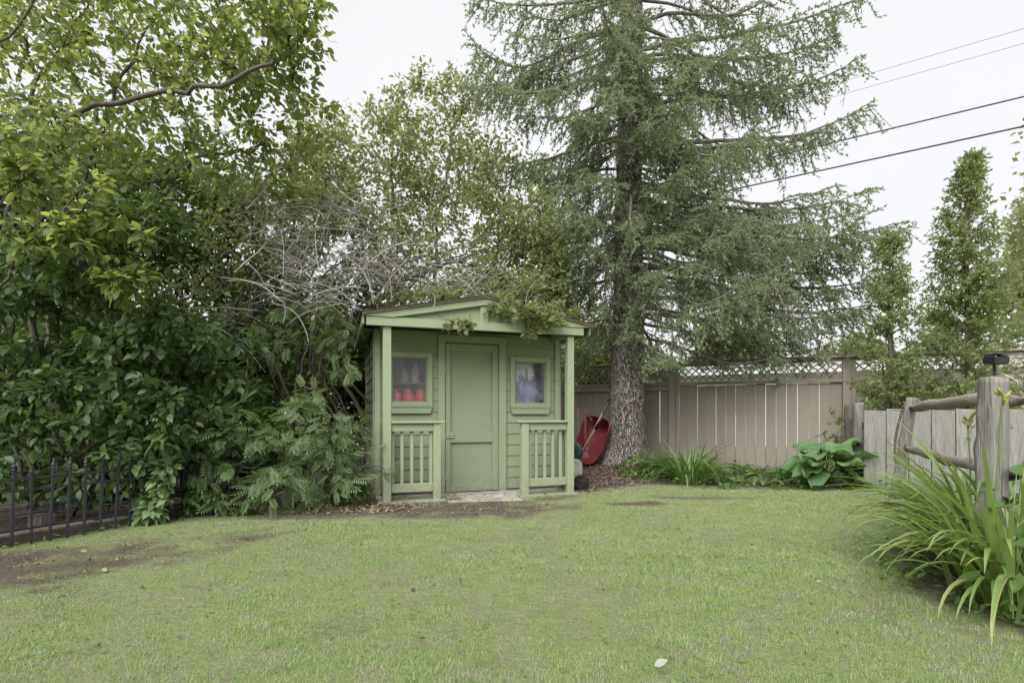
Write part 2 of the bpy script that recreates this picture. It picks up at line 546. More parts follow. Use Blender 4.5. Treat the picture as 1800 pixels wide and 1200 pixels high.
def soil(x, y):
    """0 lawn .. 1 bare soil, litter or bed"""
    x, y = np.asarray(x, float), np.asarray(y, float)
    j = (_n1(x, y) - .5) * .9 + (_n2(x, y) - .5) * .9
    k = lambda d, wd: np.clip(d / wd + 0.5 + j, 0, 1)
    m = k(ell(x, y, -0.55, 5.77, 1.4, .68, .32) - .08, .9) * np.clip(.55 + .8 * _n2(x * 1.3 + 9, y * 1.3), 0, .95)
    m = np.maximum(m, k(ell(x, y, -1.7, 5.45, .75, .32, .3), .5) * .85)
    m = np.maximum(m, k(ell(x, y, -2.95, 3.52, 1.3, .5, .72) - .12, 1.1) * np.clip(.35 + 1.0 * _n2(x * 1.3 + 5, y * 1.3), 0, .95))
    m = np.maximum(m, k(ell(x, y, -3.9, 3.2, .9, .5, .6), .6))
    m = np.maximum(m, k(seg_side(x, y, [(-9, 3.2), (-3.87, 4.05), (-3.2, 5.2), (-1.9, 5.75), (-1.4, 6.1), (0.6, 7.0), (0.95, 7.15), (2.0, 7.65), (3.2, 7.15), (4.7, 7.1), (12, 6.5)]), .45) * np.clip((16 - y) / 2, 0, 1))
    m = np.maximum(m, k(ell(x, y, 1.4, 5.98, .36, .14, 0), .5))
    m = np.maximum(m, k(ell(x, y, 2.3, 6.35, .6, .12, 0), .6) * .7)
    m = np.maximum(m, k(ell(x, y, 3.1, 3.25, .62, 1.1, -.5), .3))
    m = np.maximum(m, np.clip((_n1(x + 3, y + 9) - .72) * 1.6 + (_n2(x, y) - .5) * .7, 0, .42))
    return m


def graded(lo, hi, step, far):
    a = list(np.arange(lo, hi, step))
    s, v = step, hi
    while v < far:
        a.append(v); s *= 1.35; v += s
    a.append(far)
    s, v, b = step * 1.35, lo - step, []
    while v > -far:
        b.append(v); s *= 1.35; v -= s
    b.append(-far)
    return np.array(b[::-1] + a)


gx, gy = graded(-7.0, 8.5, .085, 420), graded(1.0, 11.5, .085, 420)
GX, GY = np.meshgrid(gx, gy)
V = np.stack([GX.ravel(), GY.ravel(), gz(GX, GY).ravel()], 1)
ii = np.arange(len(gx) * len(gy)).reshape(len(gy), len(gx))
Q = np.stack([ii[:-1, :-1].ravel(), ii[:-1, 1:].ravel(), ii[1:, 1:].ravel(), ii[1:, :-1].ravel()], 1)

m, n, b = new_mat('lawn_ground')
at_ = n.nodes.new('ShaderNodeAttribute'); at_.attribute_name = 'soil'
wv = coords(n)
fine = noise(n, 60, 6, 0.75, wv)
mid = noise(n, 9, 5, 0.65, wv)
tiny = noise(n, 240, 3, 0.7, wv)
gcol = mix_rgb(n, ramp(n, mid, 0.35, 0.65), (0.165, 0.222, 0.07), (0.235, 0.285, 0.11))
gcol = mix_rgb(n, ramp(n, fine, 0.42, 0.62), mix_rgb(n, 0.4, gcol, (0.29, 0.265, 0.21)), gcol)
spk = n.nodes.new('ShaderNodeMath'); spk.operation = 'MULTIPLY'
L(n, ramp(n, noise(n, 13, 5, 0.7, wv), 0.50, 0.60), spk.inputs[0]); L(n, ramp(n, noise(n, 1.7, 3, 0.6, wv), 0.38, 0.62), spk.inputs[1])
gcol = mix_rgb(n, spk.outputs[0], gcol, (0.215, 0.19, 0.17))
scol = mix_rgb(n, ramp(n, fine, 0.3, 0.7), (0.05, 0.040, 0.034), (0.15, 0.122, 0.102))
scol = mix_rgb(n, ramp(n, tiny, 0.55, 0.75), scol, (0.26, 0.215, 0.175))
fac = n.nodes.new('ShaderNodeMath'); fac.operation = 'ADD'; fac.use_clamp = True
of = n.nodes.new('ShaderNodeMath'); of.operation = 'MULTIPLY_ADD'
rag = noise(n, 22, 6, 0.75, wv)
L(n, rag, of.inputs[0]); of.inputs[1].default_value = 1.7; of.inputs[2].default_value = -0.85
L(n, at_.outputs['Fac'], fac.inputs[0]); L(n, of.outputs[0], fac.inputs[1])
L(n, mix_rgb(n, ramp(n, fac.outputs[0], 0.2, 1.0), gcol, scol), b.inputs['Base Color'])
b.inputs['Roughness'].default_value = 1.0
b.inputs['Specular IOR Level'].default_value = 0.1
bump(n, b, rag, 1.0, 0.05)
M['ground'] = m
gm = fast_mesh('ground', V, Q, M['ground'], True)
at_ = gm.attributes.new('soil', 'FLOAT', 'POINT')
at_.data.foreach_set('value', soil(V[:, 0], V[:, 1]).astype(np.float32))
tag(obj('ground', gm), kind='structure')

# ------------------------------------------------------------------ garden shed (local frame: x along the front, y inward)
shed = empty('garden_shed', (-1.417, 5.99, 0), math.radians(18.4),
             'small green painted wooden garden shed with gabled porch and half-door railings', 'shed')
T, S = M['shed_trim'], M['shed']
WD, BK = 0.54, 2.62           # front wall and back wall positions
X0, X1 = -0.10, 2.36


def part(name, mat, *boxes, parent=shed, bevel=0.003, label=None):
    mb = MB()
    for bx in boxes: mb.box(*bx)
    return mb.build(name, mat, parent, bevel=bevel, label=label)


# wall core with its openings
W1, W2, DO = (0.119, 0.535, 1.165, 1.71), (1.723, 2.14, 1.155, 1.70), (0.77, 1.49, 0.0, 1.93)
core = MB()
for a_, b_, z0, z1 in [(X0 + .02, W1[0], .0, 2.07), (W1[0], W1[1], 0, W1[2]), (W1[0], W1[1], W1[3], 2.07), (W1[1], DO[0], 0, 2.07), (DO[0], DO[1], DO[3], 2.07),
                       (DO[1], W2[0], 0, 2.07), (W2[0], W2[1], 0, W2[2]), (W2[0], W2[1], W2[3], 2.07), (W2[1], X1 - .02, 0, 2.07)]:
    core.box(a_, b_, WD + .026, WD + .05, z0, z1)
core.box(X0 + .02, X0 + .045, WD + .051, BK, 0, 2.05)
core.box(X1 - .045, X1 - .02, WD + .051, BK, 0, 2.05)
core.box(X0 + .046, X1 - .046, BK - .03, BK - .005, 0, 2.05)
core.build('wall_sheathing', M['interior'], shed)
part('ceiling_panel', M['interior'], (X0 + .046, X1 - .046, WD + .03, BK - .032, 2.052, 2.066))
part('floor', M['interior'], (X0 + .046, X1 - .046, WD + .052, BK - .032, -.05, .02))
part('wall_shelf', M['interior'], (X0 + .047, .66, WD + .06, WD + .32, 1.07, 1.09))
part('wall_shelf', M['interior'], (1.6, X1 - .047, WD + .06, WD + .40, 1.03, 1.05))

# lap siding, board by board
def lap(x0, x1, y, z0, z1, out, along='x'):
    """one clapboard: thick lower edge, thin upper edge, facing `out`"""
    t0, t1 = .018 * out, .006 * out
    mb = MB()
    if along == 'x':
        mb.add([(x0, y, z0), (x1, y, z0), (x1, y + t0, z0), (x0, y + t0, z0), (x0, y, z1), (x1, y, z1), (x1, y + t1, z1), (x0, y + t1, z1)],
               [(0, 3, 2, 1), (4, 5, 6, 7), (0, 1, 5, 4), (1, 2, 6, 5), (2, 3, 7, 6), (3, 0, 4, 7)])
    else:
        mb.add([(y, x0, z0), (y, x1, z0), (y + t0, x1, z0), (y + t0, x0, z0), (y, x0, z1), (y, x1, z1), (y + t1, x1, z1), (y + t1, x0, z1)],
               [(0, 3, 2, 1), (4, 5, 6, 7), (0, 1, 5, 4), (1, 2, 6, 5), (2, 3, 7, 6), (3, 0, 4, 7)])
    mb.build('siding_board', S, shed)


EXP = .1445
for i in range(14):
    z0, z1 = .03 + i * EXP, .03 + (i + 1) * EXP - .003
    for (a_, b_, wx0, wx1, wz0, wz1) in [(-.028, .682, .042, .606, 1.03, 1.785), (1.588, 2.288, 1.656, 2.22, 1.02, 1.775)]:
        if z1 > wz0 + .02 and z0 < wz1 - .02:
            lap(a_, wx0, WD + .024, z0, z1, -1)
            lap(wx1, b_, WD + .024, z0, z1, -1)
            if z1 > wz1 + .01: lap(wx0 + .001, wx1 - .001, WD + .024, wz1 - .02, z1, -1)
            if z0 < wz0 - .01: lap(wx0 + .001, wx1 - .001, WD + .024, z0, wz0 + .02, -1)
        else:
            lap(a_, b_, WD + .024, z0, z1, -1)
    if 1.95 < z1:
        lap(.684, 1.586, WD + .024, max(z0, 2.02), z1, -1)
    lap(WD + .03, BK, X0 + .0195, z0, z1, -1, 'y')
    lap(WD + .03, BK, X1 - .0195, z0, z1, 1, 'y')
    lap(X0 + .02, X1 - .02, BK + .0, z0, z1, 1)
for xa, xb in ((X0, X0 + .07), (X1 - .07, X1)):
    part('corner_board', T, (xa, xb, WD - .014, WD + .0235, 0, 2.06))
    part('corner_board', T, (xa if xa < 0 else xb - .02, xa + .0195 if xa < 0 else xb, BK - .06, BK + .02, 0, 2.05))
part('corner_board', T, (X0 - .016, X0 - .0065, WD - .012, WD + .075, 0, 2.06))
part('corner_board', T, (X1 + .0065, X1 + .016, WD - .012, WD + .075, 0, 2.06))

# door
casing = part('door_casing', T, (.682, .77, WD - .02, WD + .03, 0, 1.93), (1.49, 1.588, WD - .02, WD + .03, 0, 1.93), (.682, 1.588, WD - .022, WD + .03, 1.932, 2.018),
              (.7705, .777, WD + .006, WD + .034, 0, 1.93), (1.483, 1.4895, WD + .006, WD + .034, 0, 1.93))
door = part('door', S, (.7712, 1.4888, WD + .035, WD + .055, .012, 1.931), label='green shed door with tall upper panel and short lower panel')
for bx in [(.779, .845, WD + .0, WD + .034, .013, 1.91), (1.40, 1.481, WD + .0, WD + .034, .013, 1.91), (.846, 1.399, WD + .001, WD + .034, 1.815, 1.91),
           (.846, 1.399, WD + .001, WD + .034, .645, .785), (.846, 1.399, WD + .012, WD + .034, .013, .10)]:
    part('door_rail' if bx[1] - bx[0] > .3 else 'door_stile', S, bx, parent=door)
latch = part('latch', M['steel'], (.75, .90, WD - .012, WD - .001, .735, .748), (.76, .885, WD - .014, WD - .001, .708, .726), parent=door, bevel=.002)
MB().tube([(.79, WD - .022, .717), (.88, WD - .022, .717)], .006, 8).build('latch_bolt', M['steel'], door)
for hz in (.17, 1.55):
    part('hinge', S, (.770, .815, WD - .006, WD - .001, hz, hz + .075), parent=door, bevel=.001)

# windows
for k, (wx, lab) in enumerate(((W1, 'shed window with red containers behind dusty glass'), (W2, 'shed window with blue and white bundle behind glass'))):
    a_, b_, z0, z1 = wx
    win = MB().box(a_ - .012, a_ + .006, WD - .0, WD + .03, z0 - .006, z1 + .006).box(b_ - .006, b_ + .012, WD, WD + .03, z0 - .006, z1 + .006) \
        .box(a_ + .006, b_ - .006, WD + .001, WD + .03, z1 - .006, z1 + .006).box(a_ + .006, b_ - .006, WD + .001, WD + .03, z0 - .006, z0 + .008).build('window', S, shed, label=lab)
    part('window_pane', M['glass'], (a_ + .004, b_ - .004, WD + .016, WD + .020, z0, z1), parent=win, bevel=0)
    part('window_frame', T, (a_ - .077, a_ - .013, WD - .026, WD + .02, z0 - .05, z1 + .075), parent=win)
    part('window_frame', T, (b_ + .013, b_ + .075, WD - .026, WD + .02, z0 - .05, z1 + .075), parent=win)
    part('window_frame', T, (a_ - .0125, b_ + .0125, WD - .024, WD + .02, z1 + .007, z1 + .073), parent=win)
    part('window_sill', T, (a_ - .082, b_ + .08, WD - .04, WD + .02, z0 - .068, z0 - .0515), parent=win)
    part('window_sill', T, (a_ - .0125, b_ + .0125, WD - .028, WD + .02, z0 - .051, z0 - .007), parent=win)
    MB().prism([(a_ - .075, z0 - .069), (b_ + .073, z0 - .069), (b_ + .05, z0 - .145), (a_ - .05, z0 - .145)], WD - .03, WD + .02).build('window_apron', T, win, bevel=.003)

# porch posts, beams, railings
part('porch_post', T, (-.045, .045, -.045, .045, .0, 1.998))
part('porch_post', T, (2.215, 2.305, -.045, .045, .0, 1.992))
part('header_beam', T, (-.228, 2.42, -.085, -.047, 2.0, 2.10))
part('porch_plate', S, (-.045, .045, -.044, WD - .02, 2.0, 2.085))
part('porch_plate', S, (2.215, 2.305, -.044, WD - .02, 2.0, 2.085))
part('porch_ceiling', S, (-.22, 2.41, -.046, WD + .02, 2.087, 2.097))
RIDGE, EAVE, RX = 2.385, 2.115, 1.13
gx0, gx1 = -.27, 2.53
MB().prism([(-.15, 2.10), (2.41, 2.10), (RX, 2.34)], -.046, -.02).build('gable_panel', S, shed)
part('king_trim', T, (1.075, 1.175, -.075, -.047, 2.101, 2.315))
for sgn in (-1, 1):
    xe = gx0 if sgn < 0 else gx1
    ea = (xe, EAVE); rg = (RX + sgn * .001, RIDGE)
    th = .085
    xin = xe - sgn * .33
    zin = EAVE + (RIDGE - EAVE) * abs(xin - xe) / abs(RX - xe)
    MB().prism([ea, rg, (rg[0], rg[1] - th), (xin, zin - th + .003), (xe, EAVE - .012)], -.10, -.0865 + .028).build('rake_board', T, shed, bevel=.002)
    # roof deck and shingle courses
    nrm = Vector((-(RIDGE - EAVE) * (1 if sgn < 0 else -1), 0, abs(RX - xe))).normalized()
    MB().add([(xe, -.13, EAVE), (RX + sgn * .0005, -.13, RIDGE), (RX + sgn * .0005, BK + .12, RIDGE), (xe, BK + .12, EAVE)] +
             [(p[0] + nrm.x * .02, p[1], p[2] + nrm.z * .02) for p in [(xe, -.13, EAVE), (RX + sgn * .0005, -.13, RIDGE), (RX + sgn * .0005, BK + .12, RIDGE), (xe, BK + .12, EAVE)]],
             [(0, 1, 2, 3), (7, 6, 5, 4), (0, 4, 5, 1), (1, 5, 6, 2), (2, 6, 7, 3), (3, 7, 4, 0)]).build('roof_deck', M['interior'], shed)
    nc = 9
    for i in range(nc):
        t0, t1 = i / nc, min(1.0, (i + 1.25) / nc)
        pa = Vector((xe + (RX - xe) * t0 - (sgn * -.02 if i == 0 else 0), 0, EAVE + (RIDGE - EAVE) * t0))
        pb = Vector((xe + (RX - xe) * t1, 0, EAVE + (RIDGE - EAVE) * t1))
        o0, o1 = .034, .022
        V_ = []
        for y_ in (-.145, BK + .135):
            V_ += [(pa.x + nrm.x * .0205, y_, pa.z + nrm.z * .0205), (pb.x + nrm.x * .0205, y_, pb.z + nrm.z * .0205), (pb.x + nrm.x * o1, y_, pb.z + nrm.z * o1), (pa.x + nrm.x * o0, y_, pa.z + nrm.z * o0)]
        MB().add(V_, [(0, 1, 2, 3), (7, 6, 5, 4), (0, 4, 5, 1), (1, 5, 6, 2), (2, 6, 7, 3), (3, 7, 4, 0)]).build('shingle_course', M['shingle'], shed)
    part('eave_board', S, ((xe - .0 if sgn < 0 else xe - .022), (xe + .022 if sgn < 0 else xe + .0), -.058, BK + .1, EAVE - .10, EAVE - .005))
    xw = X0 if sgn < 0 else X1
    part('soffit', S, (min(xe + .023, xw - .02) if sgn < 0 else xw + .02, xw - .02 if sgn < 0 else xe - .023, WD, BK, EAVE - .075, EAVE - .062))
MB().prism([(X0, 2.05), (X1, 2.05), (RX, 2.34)], BK - .03, BK).build('gable_panel', S, shed)


def railing(xs0, xs1, newel, bal, cap0, cap1, lab):
    r = part('railing', T, (xs0, xs1, -.02, .02, .815, .905), label=lab)       # top rail
    part('bottom_rail', T, (xs0, xs1, -.02, .02, .123, .217), parent=r)
    part('newel_post', T, (newel[0], newel[1], -.043, .043, .0, .905), parent=r)
    part('rail_cap', T, (cap0, cap1, -.062, .05, .907, .932), parent=r, bevel=.006)
    for bx in bal:
        part('baluster', T, (bx - .018, bx + .018, .022, .056, .14, .895), parent=r)
    return r


railing(.046, .525, (.526, .61), (.068, .172, .284, .398, .504), .046, .66, 'low porch railing beside red-container window')
railing(1.70, 2.214, (1.607, 1.698), (1.74, 1.822, 1.936, 2.046, 2.15), 1.56, 2.214, 'low porch railing beside blue-bundle window')
part('side_rail', T, (2.24, 2.28, .046, WD - .03, .815, .905), (2.24, 2.28, .046, WD - .03, .123, .217))
part('side_rail', T, (-.02, .02, .046, WD - .03, .815, .905), (-.02, .02, .046, WD - .03, .123, .217))
for y_ in (.13, .24, .35, .46):
    part('baluster', T, (2.206, 2.238, y_ - .018, y_ + .018, .14, .895))
    part('baluster', T, (.022, .056, y_ - .018, y_ + .018, .14, .895))
part('base_sill', T, (-.10, .66, -.09, .06, -.06, .028))
part('base_sill', T, (1.57, 2.36, -.09, .06, -.06, .024))

# slab, things in the shed
sl_ = MB()
sl_.box(-.09, 2.35, .07, WD - .03, -.08, .012).box(.67, 1.56, -.22, .069, -.08, .008)
slab = sl_.build('doorstep_slab', M['concrete'], None, bevel=.01)
slab.location, slab.rotation_euler = shed.location, shed.rotation_euler
tag(slab, 'worn grey concrete slab at the shed door', 'slab')
R2 = Matrix.Translation(shed.location) @ Matrix.Rotation(math.radians(18.4), 4, 'Z')


def inshed(x, y, z): return R2 @ Vector((x, y, z))


for k, (sx, lab) in enumerate(((.17, 'red plastic fuel can nearest the corner post behind shed window'), (.335, 'red plastic fuel can between two others behind shed window'), (.49, 'red plastic fuel can nearest the door behind shed window'))):
    cpos = inshed(sx, WD + .16, 1.091)
    e_ = empty('fuel_can', cpos, math.radians(18.4 + 8 * (k - 1)), lab, 'fuel can')
    V_ = MB().lathe([(.050, 0), (.072, .01), (.076, .10), (.076, .15), (.066, .185), (.03, .20), (.028, .21)], 14)
    V_.build('can_body', M['redcan'], e_, True)
    MB().lathe([(.03, .20), (.03, .235), (.024, .24)], 10).build('cap', M['redcan'], e_)
    MB().tube([(-.05, 0, .18), (-.05, 0, .225), (-.015, 0, .232)], .009, 6).build('can_handle', M['redcan'], e_)
# grey jugs on a higher shelf
part('wall_shelf', M['interior'], (X0 + .047, .66, WD + .20, WD + .40, 1.40, 1.42))
for k, (sx, lab) in enumerate(((.30, 'grey jug on high shelf behind shed window, beside a taller jug'), (.44, 'tall pale jug on high shelf behind shed window'))):
    e_ = empty('storage_jug', inshed(sx, WD + .29, 1.421), 0, lab, 'jug')
    hh = .16 + .08 * k
    MB().lathe([(.05, 0), (.06, .01), (.06, hh * .7), (.03, hh * .9), (.025, hh)], 12).build('jug_body', M['concrete'], e_, True)
    MB().lathe([(.028, hh), (.028, hh + .025)], 10).build('cap', M['blue'], e_)
# bundle of blue tarp and white sheet
def crumple(name, mat, parent, c, r, seed, n_=3):
    bm = bmesh.new()
    bmesh.ops.create_icosphere(bm, subdivisions=n_, radius=1)
    rr = np.random.default_rng(seed)
    K = rr.normal(size=(9, 3)) * (3.2 if n_ < 4 else 5.5)
    P_ = rr.random(9) * 6
    for v in bm.verts:
        d = np.array(v.co)
        f_ = 1 + sum(math.sin(float(K[i] @ d) + P_[i]) for i in range(9)) * (.055 if n_ < 4 else .085)
        v.co = Vector((d[0] * r[0] * f_, d[1] * r[1] * f_, d[2] * r[2] * f_))
    me = bpy.data.meshes.new(name)
    bm.to_mesh(me); bm.free()
    me.materials.append(mat)
    me.polygons.foreach_set('use_smooth', [True] * len(me.polygons))
    return obj(name, me, parent, c)


e_ = empty('tarp_bundle', inshed(1.93, WD + .23, 1.051), math.radians(18.4), 'crumpled blue tarp and pale sheet behind shed window', 'tarp')
crumple('tarp', M['blue'], e_, (.0, 0, .22), (.26, .12, .24), 3, 4)
crumple('pale_sheet', M['white'], e_, (-.06, .03, .48), (.20, .08, .24), 5, 4)
MB().tube([(.02, -.05, .1), (.0, -.09, .58)], .012, 6).build('pole', M['handle'], e_)

# ------------------------------------------------------------------ taupe board fence with lattice top
FO, FD = np.array([4.22, 9.58]), np.array([.9026, -.4305])
FANG = math.atan2(FD[1], FD[0])
posts_t = [-6.95, -4.11, -1.273, 1.565, 4.40, 7.24]
place = ['behind the shed', 'behind the spruce trunk', 'above the daylily clump and rhubarb', 'behind the cedars', 'past the cedars by the big post']
pick_mesh = {}
rr = random.Random(4)
lat_mesh = {}
for si in range(5):
    ta, tb = posts_t[si], posts_t[si + 1]
    base = FO + FD * ta
    root = empty('board_fence', (base[0], base[1], 0), FANG, 'taupe board fence section with lattice top ' + place[si], 'fence', 'lattice topped fence sections along the lane')
    W_ = tb - ta
    F_ = M['fence']
    hp = 1.95
    part('fence_post', F_, (-.062, .062, -.07, .05, -.1, hp), parent=root)
    part('post_trim', F_, (.064, .125, -.045, -.01, 0, hp - .02), parent=root)
    part('fence_cap', F_, (-.0655, W_ - .0655, -.11, .09, 1.955, 1.99), parent=root)
    part('top_rail', F_, (.065, W_ - .065, -.05, -.012, 1.895, 1.952), parent=root)
    part('mid_rail', F_, (.065, W_ - .065, -.06, .02, 1.545, 1.605), parent=root)
    part('bottom_rail', F_, (.065, W_ - .065, .012, .05, .05, .14), parent=root)
    if si == 1 or si == 3:
        part('fascia_board', F_, (.126, W_ - .065, -.05, -.02, 1.40 if si == 3 else 1.45, 1.535), parent=root)
    npk = 16
    pw = (W_ - .125 - .065) / npk
    for i in range(npk):
        gap = rr.choice([.0025, .003, .003, .004, .006, .008])
        key = (si, round(gap, 3))
        mb = MB().box(0, pw - gap, -.008, .01, 0.02, 1.54)
        o = mb.build('fence_board', F_, root, bevel=.002)
        o.location = (.125 + i * pw, rr.uniform(-.003, .003), rr.uniform(-.015, .01))
        o.rotation_euler = (0, rr.uniform(-.0022, .0022), rr.uniform(-.01, .01))
    # lattice, strip by strip
    h0, h1 = 1.606, 1.894
    hh = h1 - h0
    st, wd = .128, .036
    for lay, sg in ((0, 1), (1, -1)):
        yy = -.034 + lay * .0075
        x_ = .126 - hh
        while x_ < W_ - .066:
            a0, a1 = x_, x_ + hh          # foot and head of the strip (45 degrees)
            lo, hi = max(a0, .126), min(a1, W_ - .066)
            if hi - lo > .03:
                za, zb = h0 + (lo - a0), h0 + (hi - a0)
                if sg < 0:
                    za, zb = h0 + h1 - za, h0 + h1 - zb
                hw = wd / math.sqrt(2) / 1.0
                poly = [(lo, za - hw * (1 if True else 0)), (hi, zb - hw), (hi, zb + hw), (lo, za + hw)]
                poly = [(px_, min(max(pz_, h0), h1)) for px_, pz_ in poly]
                MB().prism(poly, yy, yy + .006).build('lattice_slat', F_, root)
            x_ += st

# ------------------------------------------------------------------ grey plank gate, old posts
ga, gb = np.array([4.735, 7.12]), np.array([5.93, 6.72])
gdir = (gb - ga) / np.linalg.norm(gb - ga)
gate = empty('plank_gate', (ga[0], ga[1], 0), math.atan2(gdir[1], gdir[0]), 'weathered grey gate of wide upright planks beside the rhubarb', 'gate')
x_ = 0.0
for i, wv_ in enumerate((.262, .255, .25, .262, .27, .25, .25)):
    mb = MB()
    top = 1.075 + (-.012, .008, 0, -.01, .004, -.02, 0)[i]
    mb.add([(0, 0, .02), (wv_ - .012, 0, .02), (wv_ - .012, .024, .02), (0, .024, .02), (0, 0, top), (wv_ - .012, 0, top - .008), (wv_ - .012, .024, top - .008), (0, .024, top)],
           [(0, 3, 2, 1), (4, 5, 6, 7), (0, 1, 5, 4), (1, 2, 6, 5), (2, 3, 7, 6), (3, 0, 4, 7)])
    o = mb.build('plank', M['gate'], gate, bevel=.004)
    o.location = (x_, rr.uniform(-.006, .006), 0)
    o.rotation_euler = (0, rr.uniform(-.006, .006), 0)
    x_ += wv_
part('cross_rail', M['darkwood'], (0, x_, .035, .08, .22, .32), parent=gate)
part('cross_rail', M['darkwood'], (0, x_, .035, .08, .80, .90), parent=gate)


def rough_post(name, p0, p1, w0, w1, mat, label, cat, parent=None, seed=0, rz=0.2, knots=4, k=10, asp=.8):
    """hewn, lumpy upright with an uneven top"""
    r_ = np.random.default_rng(seed)
    p0, p1 = np.array(p0, float), np.array(p1, float)
    nseg = 44
    k = 24
    gr_ = r_.normal(size=k) * .03
    ph2 = r_.random(6) * 6.28
    V_, F_ = [], []
    kn = [(r_.uniform(.15, .92), r_.uniform(0, 6.28), r_.uniform(.012, .028)) for _ in range(knots)]
    for i in range(nseg + 1):
        t = i / nseg
        c_ = p0 + (p1 - p0) * t
        wid = (w0 + (w1 - w0) * t) / 2
        for j in range(k):
            a_ = 2 * math.pi * (j + .5) / k
            sq = 1 / max(abs(math.cos(a_)), abs(math.sin(a_))) ** .55
            rad = wid * sq * (1 + .04 * math.sin(3 * a_ + 5 * t + seed) + gr_[j] + .025 * math.sin(11 * t + ph2[0] + 2 * a_) + .015 * math.sin(23 * t + ph2[1] + a_) + .008 * r_.normal())
            for kt, ka, kr in kn:
                da = abs((a_ - ka + math.pi) % (2 * math.pi) - math.pi)
                rad += kr * math.exp(-((t - kt) / .04) ** 2 - (da / .45) ** 2)
            zz = c_[2] + (r_.uniform(-.012, .012) if i == nseg else 0)
            x, y = rad * math.cos(a_), asp * rad * math.sin(a_)
            V_.append((c_[0] + x * math.cos(rz) - y * math.sin(rz), c_[1] + x * math.sin(rz) + y * math.cos(rz), zz))
    for i in range(nseg):
        for j in range(k):
            F_.append((i * k + j, i * k + (j + 1) % k, (i + 1) * k + (j + 1) % k, (i + 1) * k + j))
    F_.append(tuple(nseg * k + j for j in range(k)))
    o = obj(name, mesh_from(name, V_, F_, mat, True), parent)
    if label: tag(o, label, cat)
    return o


g_ = at(1492, 810, 7.75)
rough_post('old_fence_post', (g_[0], 7.75, -.05), (g_[0] + .02, 7.75, 1.13), .125, .12, M['darkwood'], 'short dark rotted post behind the rhubarb', 'post', seed=3, asp=.9)
g_ = at(1510, 810, 7.45)
rough_post('old_fence_post', (g_[0], 7.45, -.05), (g_[0] - .01, 7.45, 1.165), .13, .125, M['post'], 'short grey post between dark post and plank gate', 'post', seed=4)

# ------------------------------------------------------------------ split rail fence
BP = np.array([2.84, 3.12])
LP0, LP1 = np.array([4.25, 5.88, -.05]), np.array([4.42, 5.85, 1.19])
rail_fence = empty('split_rail_fence', (BP[0], BP[1], 0), 0, 'rustic split rail fence with leaning post and big knotty post', 'fence')
rl = lambda p: np.array(p) - np.array([BP[0], BP[1], 0])
rough_post('knotty_post', rl((BP[0] - .01, BP[1], -.1)), rl((BP[0] + .0, BP[1], 1.232)), .158, .142, M['post'], None, None, rail_fence, 11, .15, 7, 14)
rough_post('leaning_post', rl(LP0), rl(LP1), 0.16, .135, M['post'], None, None, rail_fence, 12, .5, 4, 12, .6)


def rail(p0, p1, r0, r1, sag, seed):
    r_ = np.random.default_rng(seed)
    p0, p1 = np.array(p0), np.array(p1)
    P_ = [p0 + (p1 - p0) * t + np.array([0, 0, -sag * 4 * t * (1 - t)]) + r_.normal(size=3) * .005 for t in np.linspace(0, 1, 9)]
    R_ = [(r0 + (r1 - r0) * t) * r_.uniform(.95, 1.05) for t in np.linspace(0, 1, 9)]
    R_[0] *= .8
    V_, F_ = tube_vf(P_, R_, 9)
    V_ = [v + r_.normal(size=3) * .003 for v in V_]
    return obj('split_rail', mesh_from('split_rail', V_, F_, M['railwood'], True), rail_fence)


for (z0, z1, r0, r1, sg) in ((1.075, 1.115, .050, .042, -.01), (.66, .70, .043, .04, .02), (.28, .22, .045, .042, .05)):
    rail(rl((4.33 + (z0 - .6) * .12, 5.80, z0)), rl((BP[0] + .03, BP[1] + .07, z1)), r0, r1, sg, int(z0 * 100))
rail(rl((BP[0] + .06, BP[1] - .01, 1.10)), rl((4.7, 2.3, 1.12)), .05, .05, .01, 55)
rail(rl((BP[0] + .06, BP[1] - .01, .66)), rl((4.7, 2.3, .66)), .05, .05, .01, 56)
# rusty chain hung from the leaning post
ch = empty('rusty_chain', (0, 0, 0), 0, 'rusty chain hanging from the leaning fence post', 'chain')
c0, c1 = at(1583, 722, 5.72), at(1570, 810, 5.72)
nl = 26
bm = bmesh.new()
for i in range(14):
    pass
bm.free()
V_, F_ = tube_vf([(.0125 * math.cos(a_), .0, .019 * math.sin(a_)) for a_ in np.linspace(0, 2 * math.pi, 11)], .0035, 5, False)
lm = mesh_from('chain_link', V_, F_, M['rust'], True)
for i in range(nl):
    t = i / (nl - 1)
    p = c0 + (c1 - c0) * t
    p[0] += -.03 * math.sin(t * 3.1) + .02
    obj('chain_link', lm, ch, p, (0, .25, (i % 2) * 1.57 + .3))
p_ = at(1578, 722, 5.7)
MB().tube([at(1570, 721, 5.7), at(1590, 721.5, 5.75)], .006, 6).build('chain_hook', M['rust'], ch)

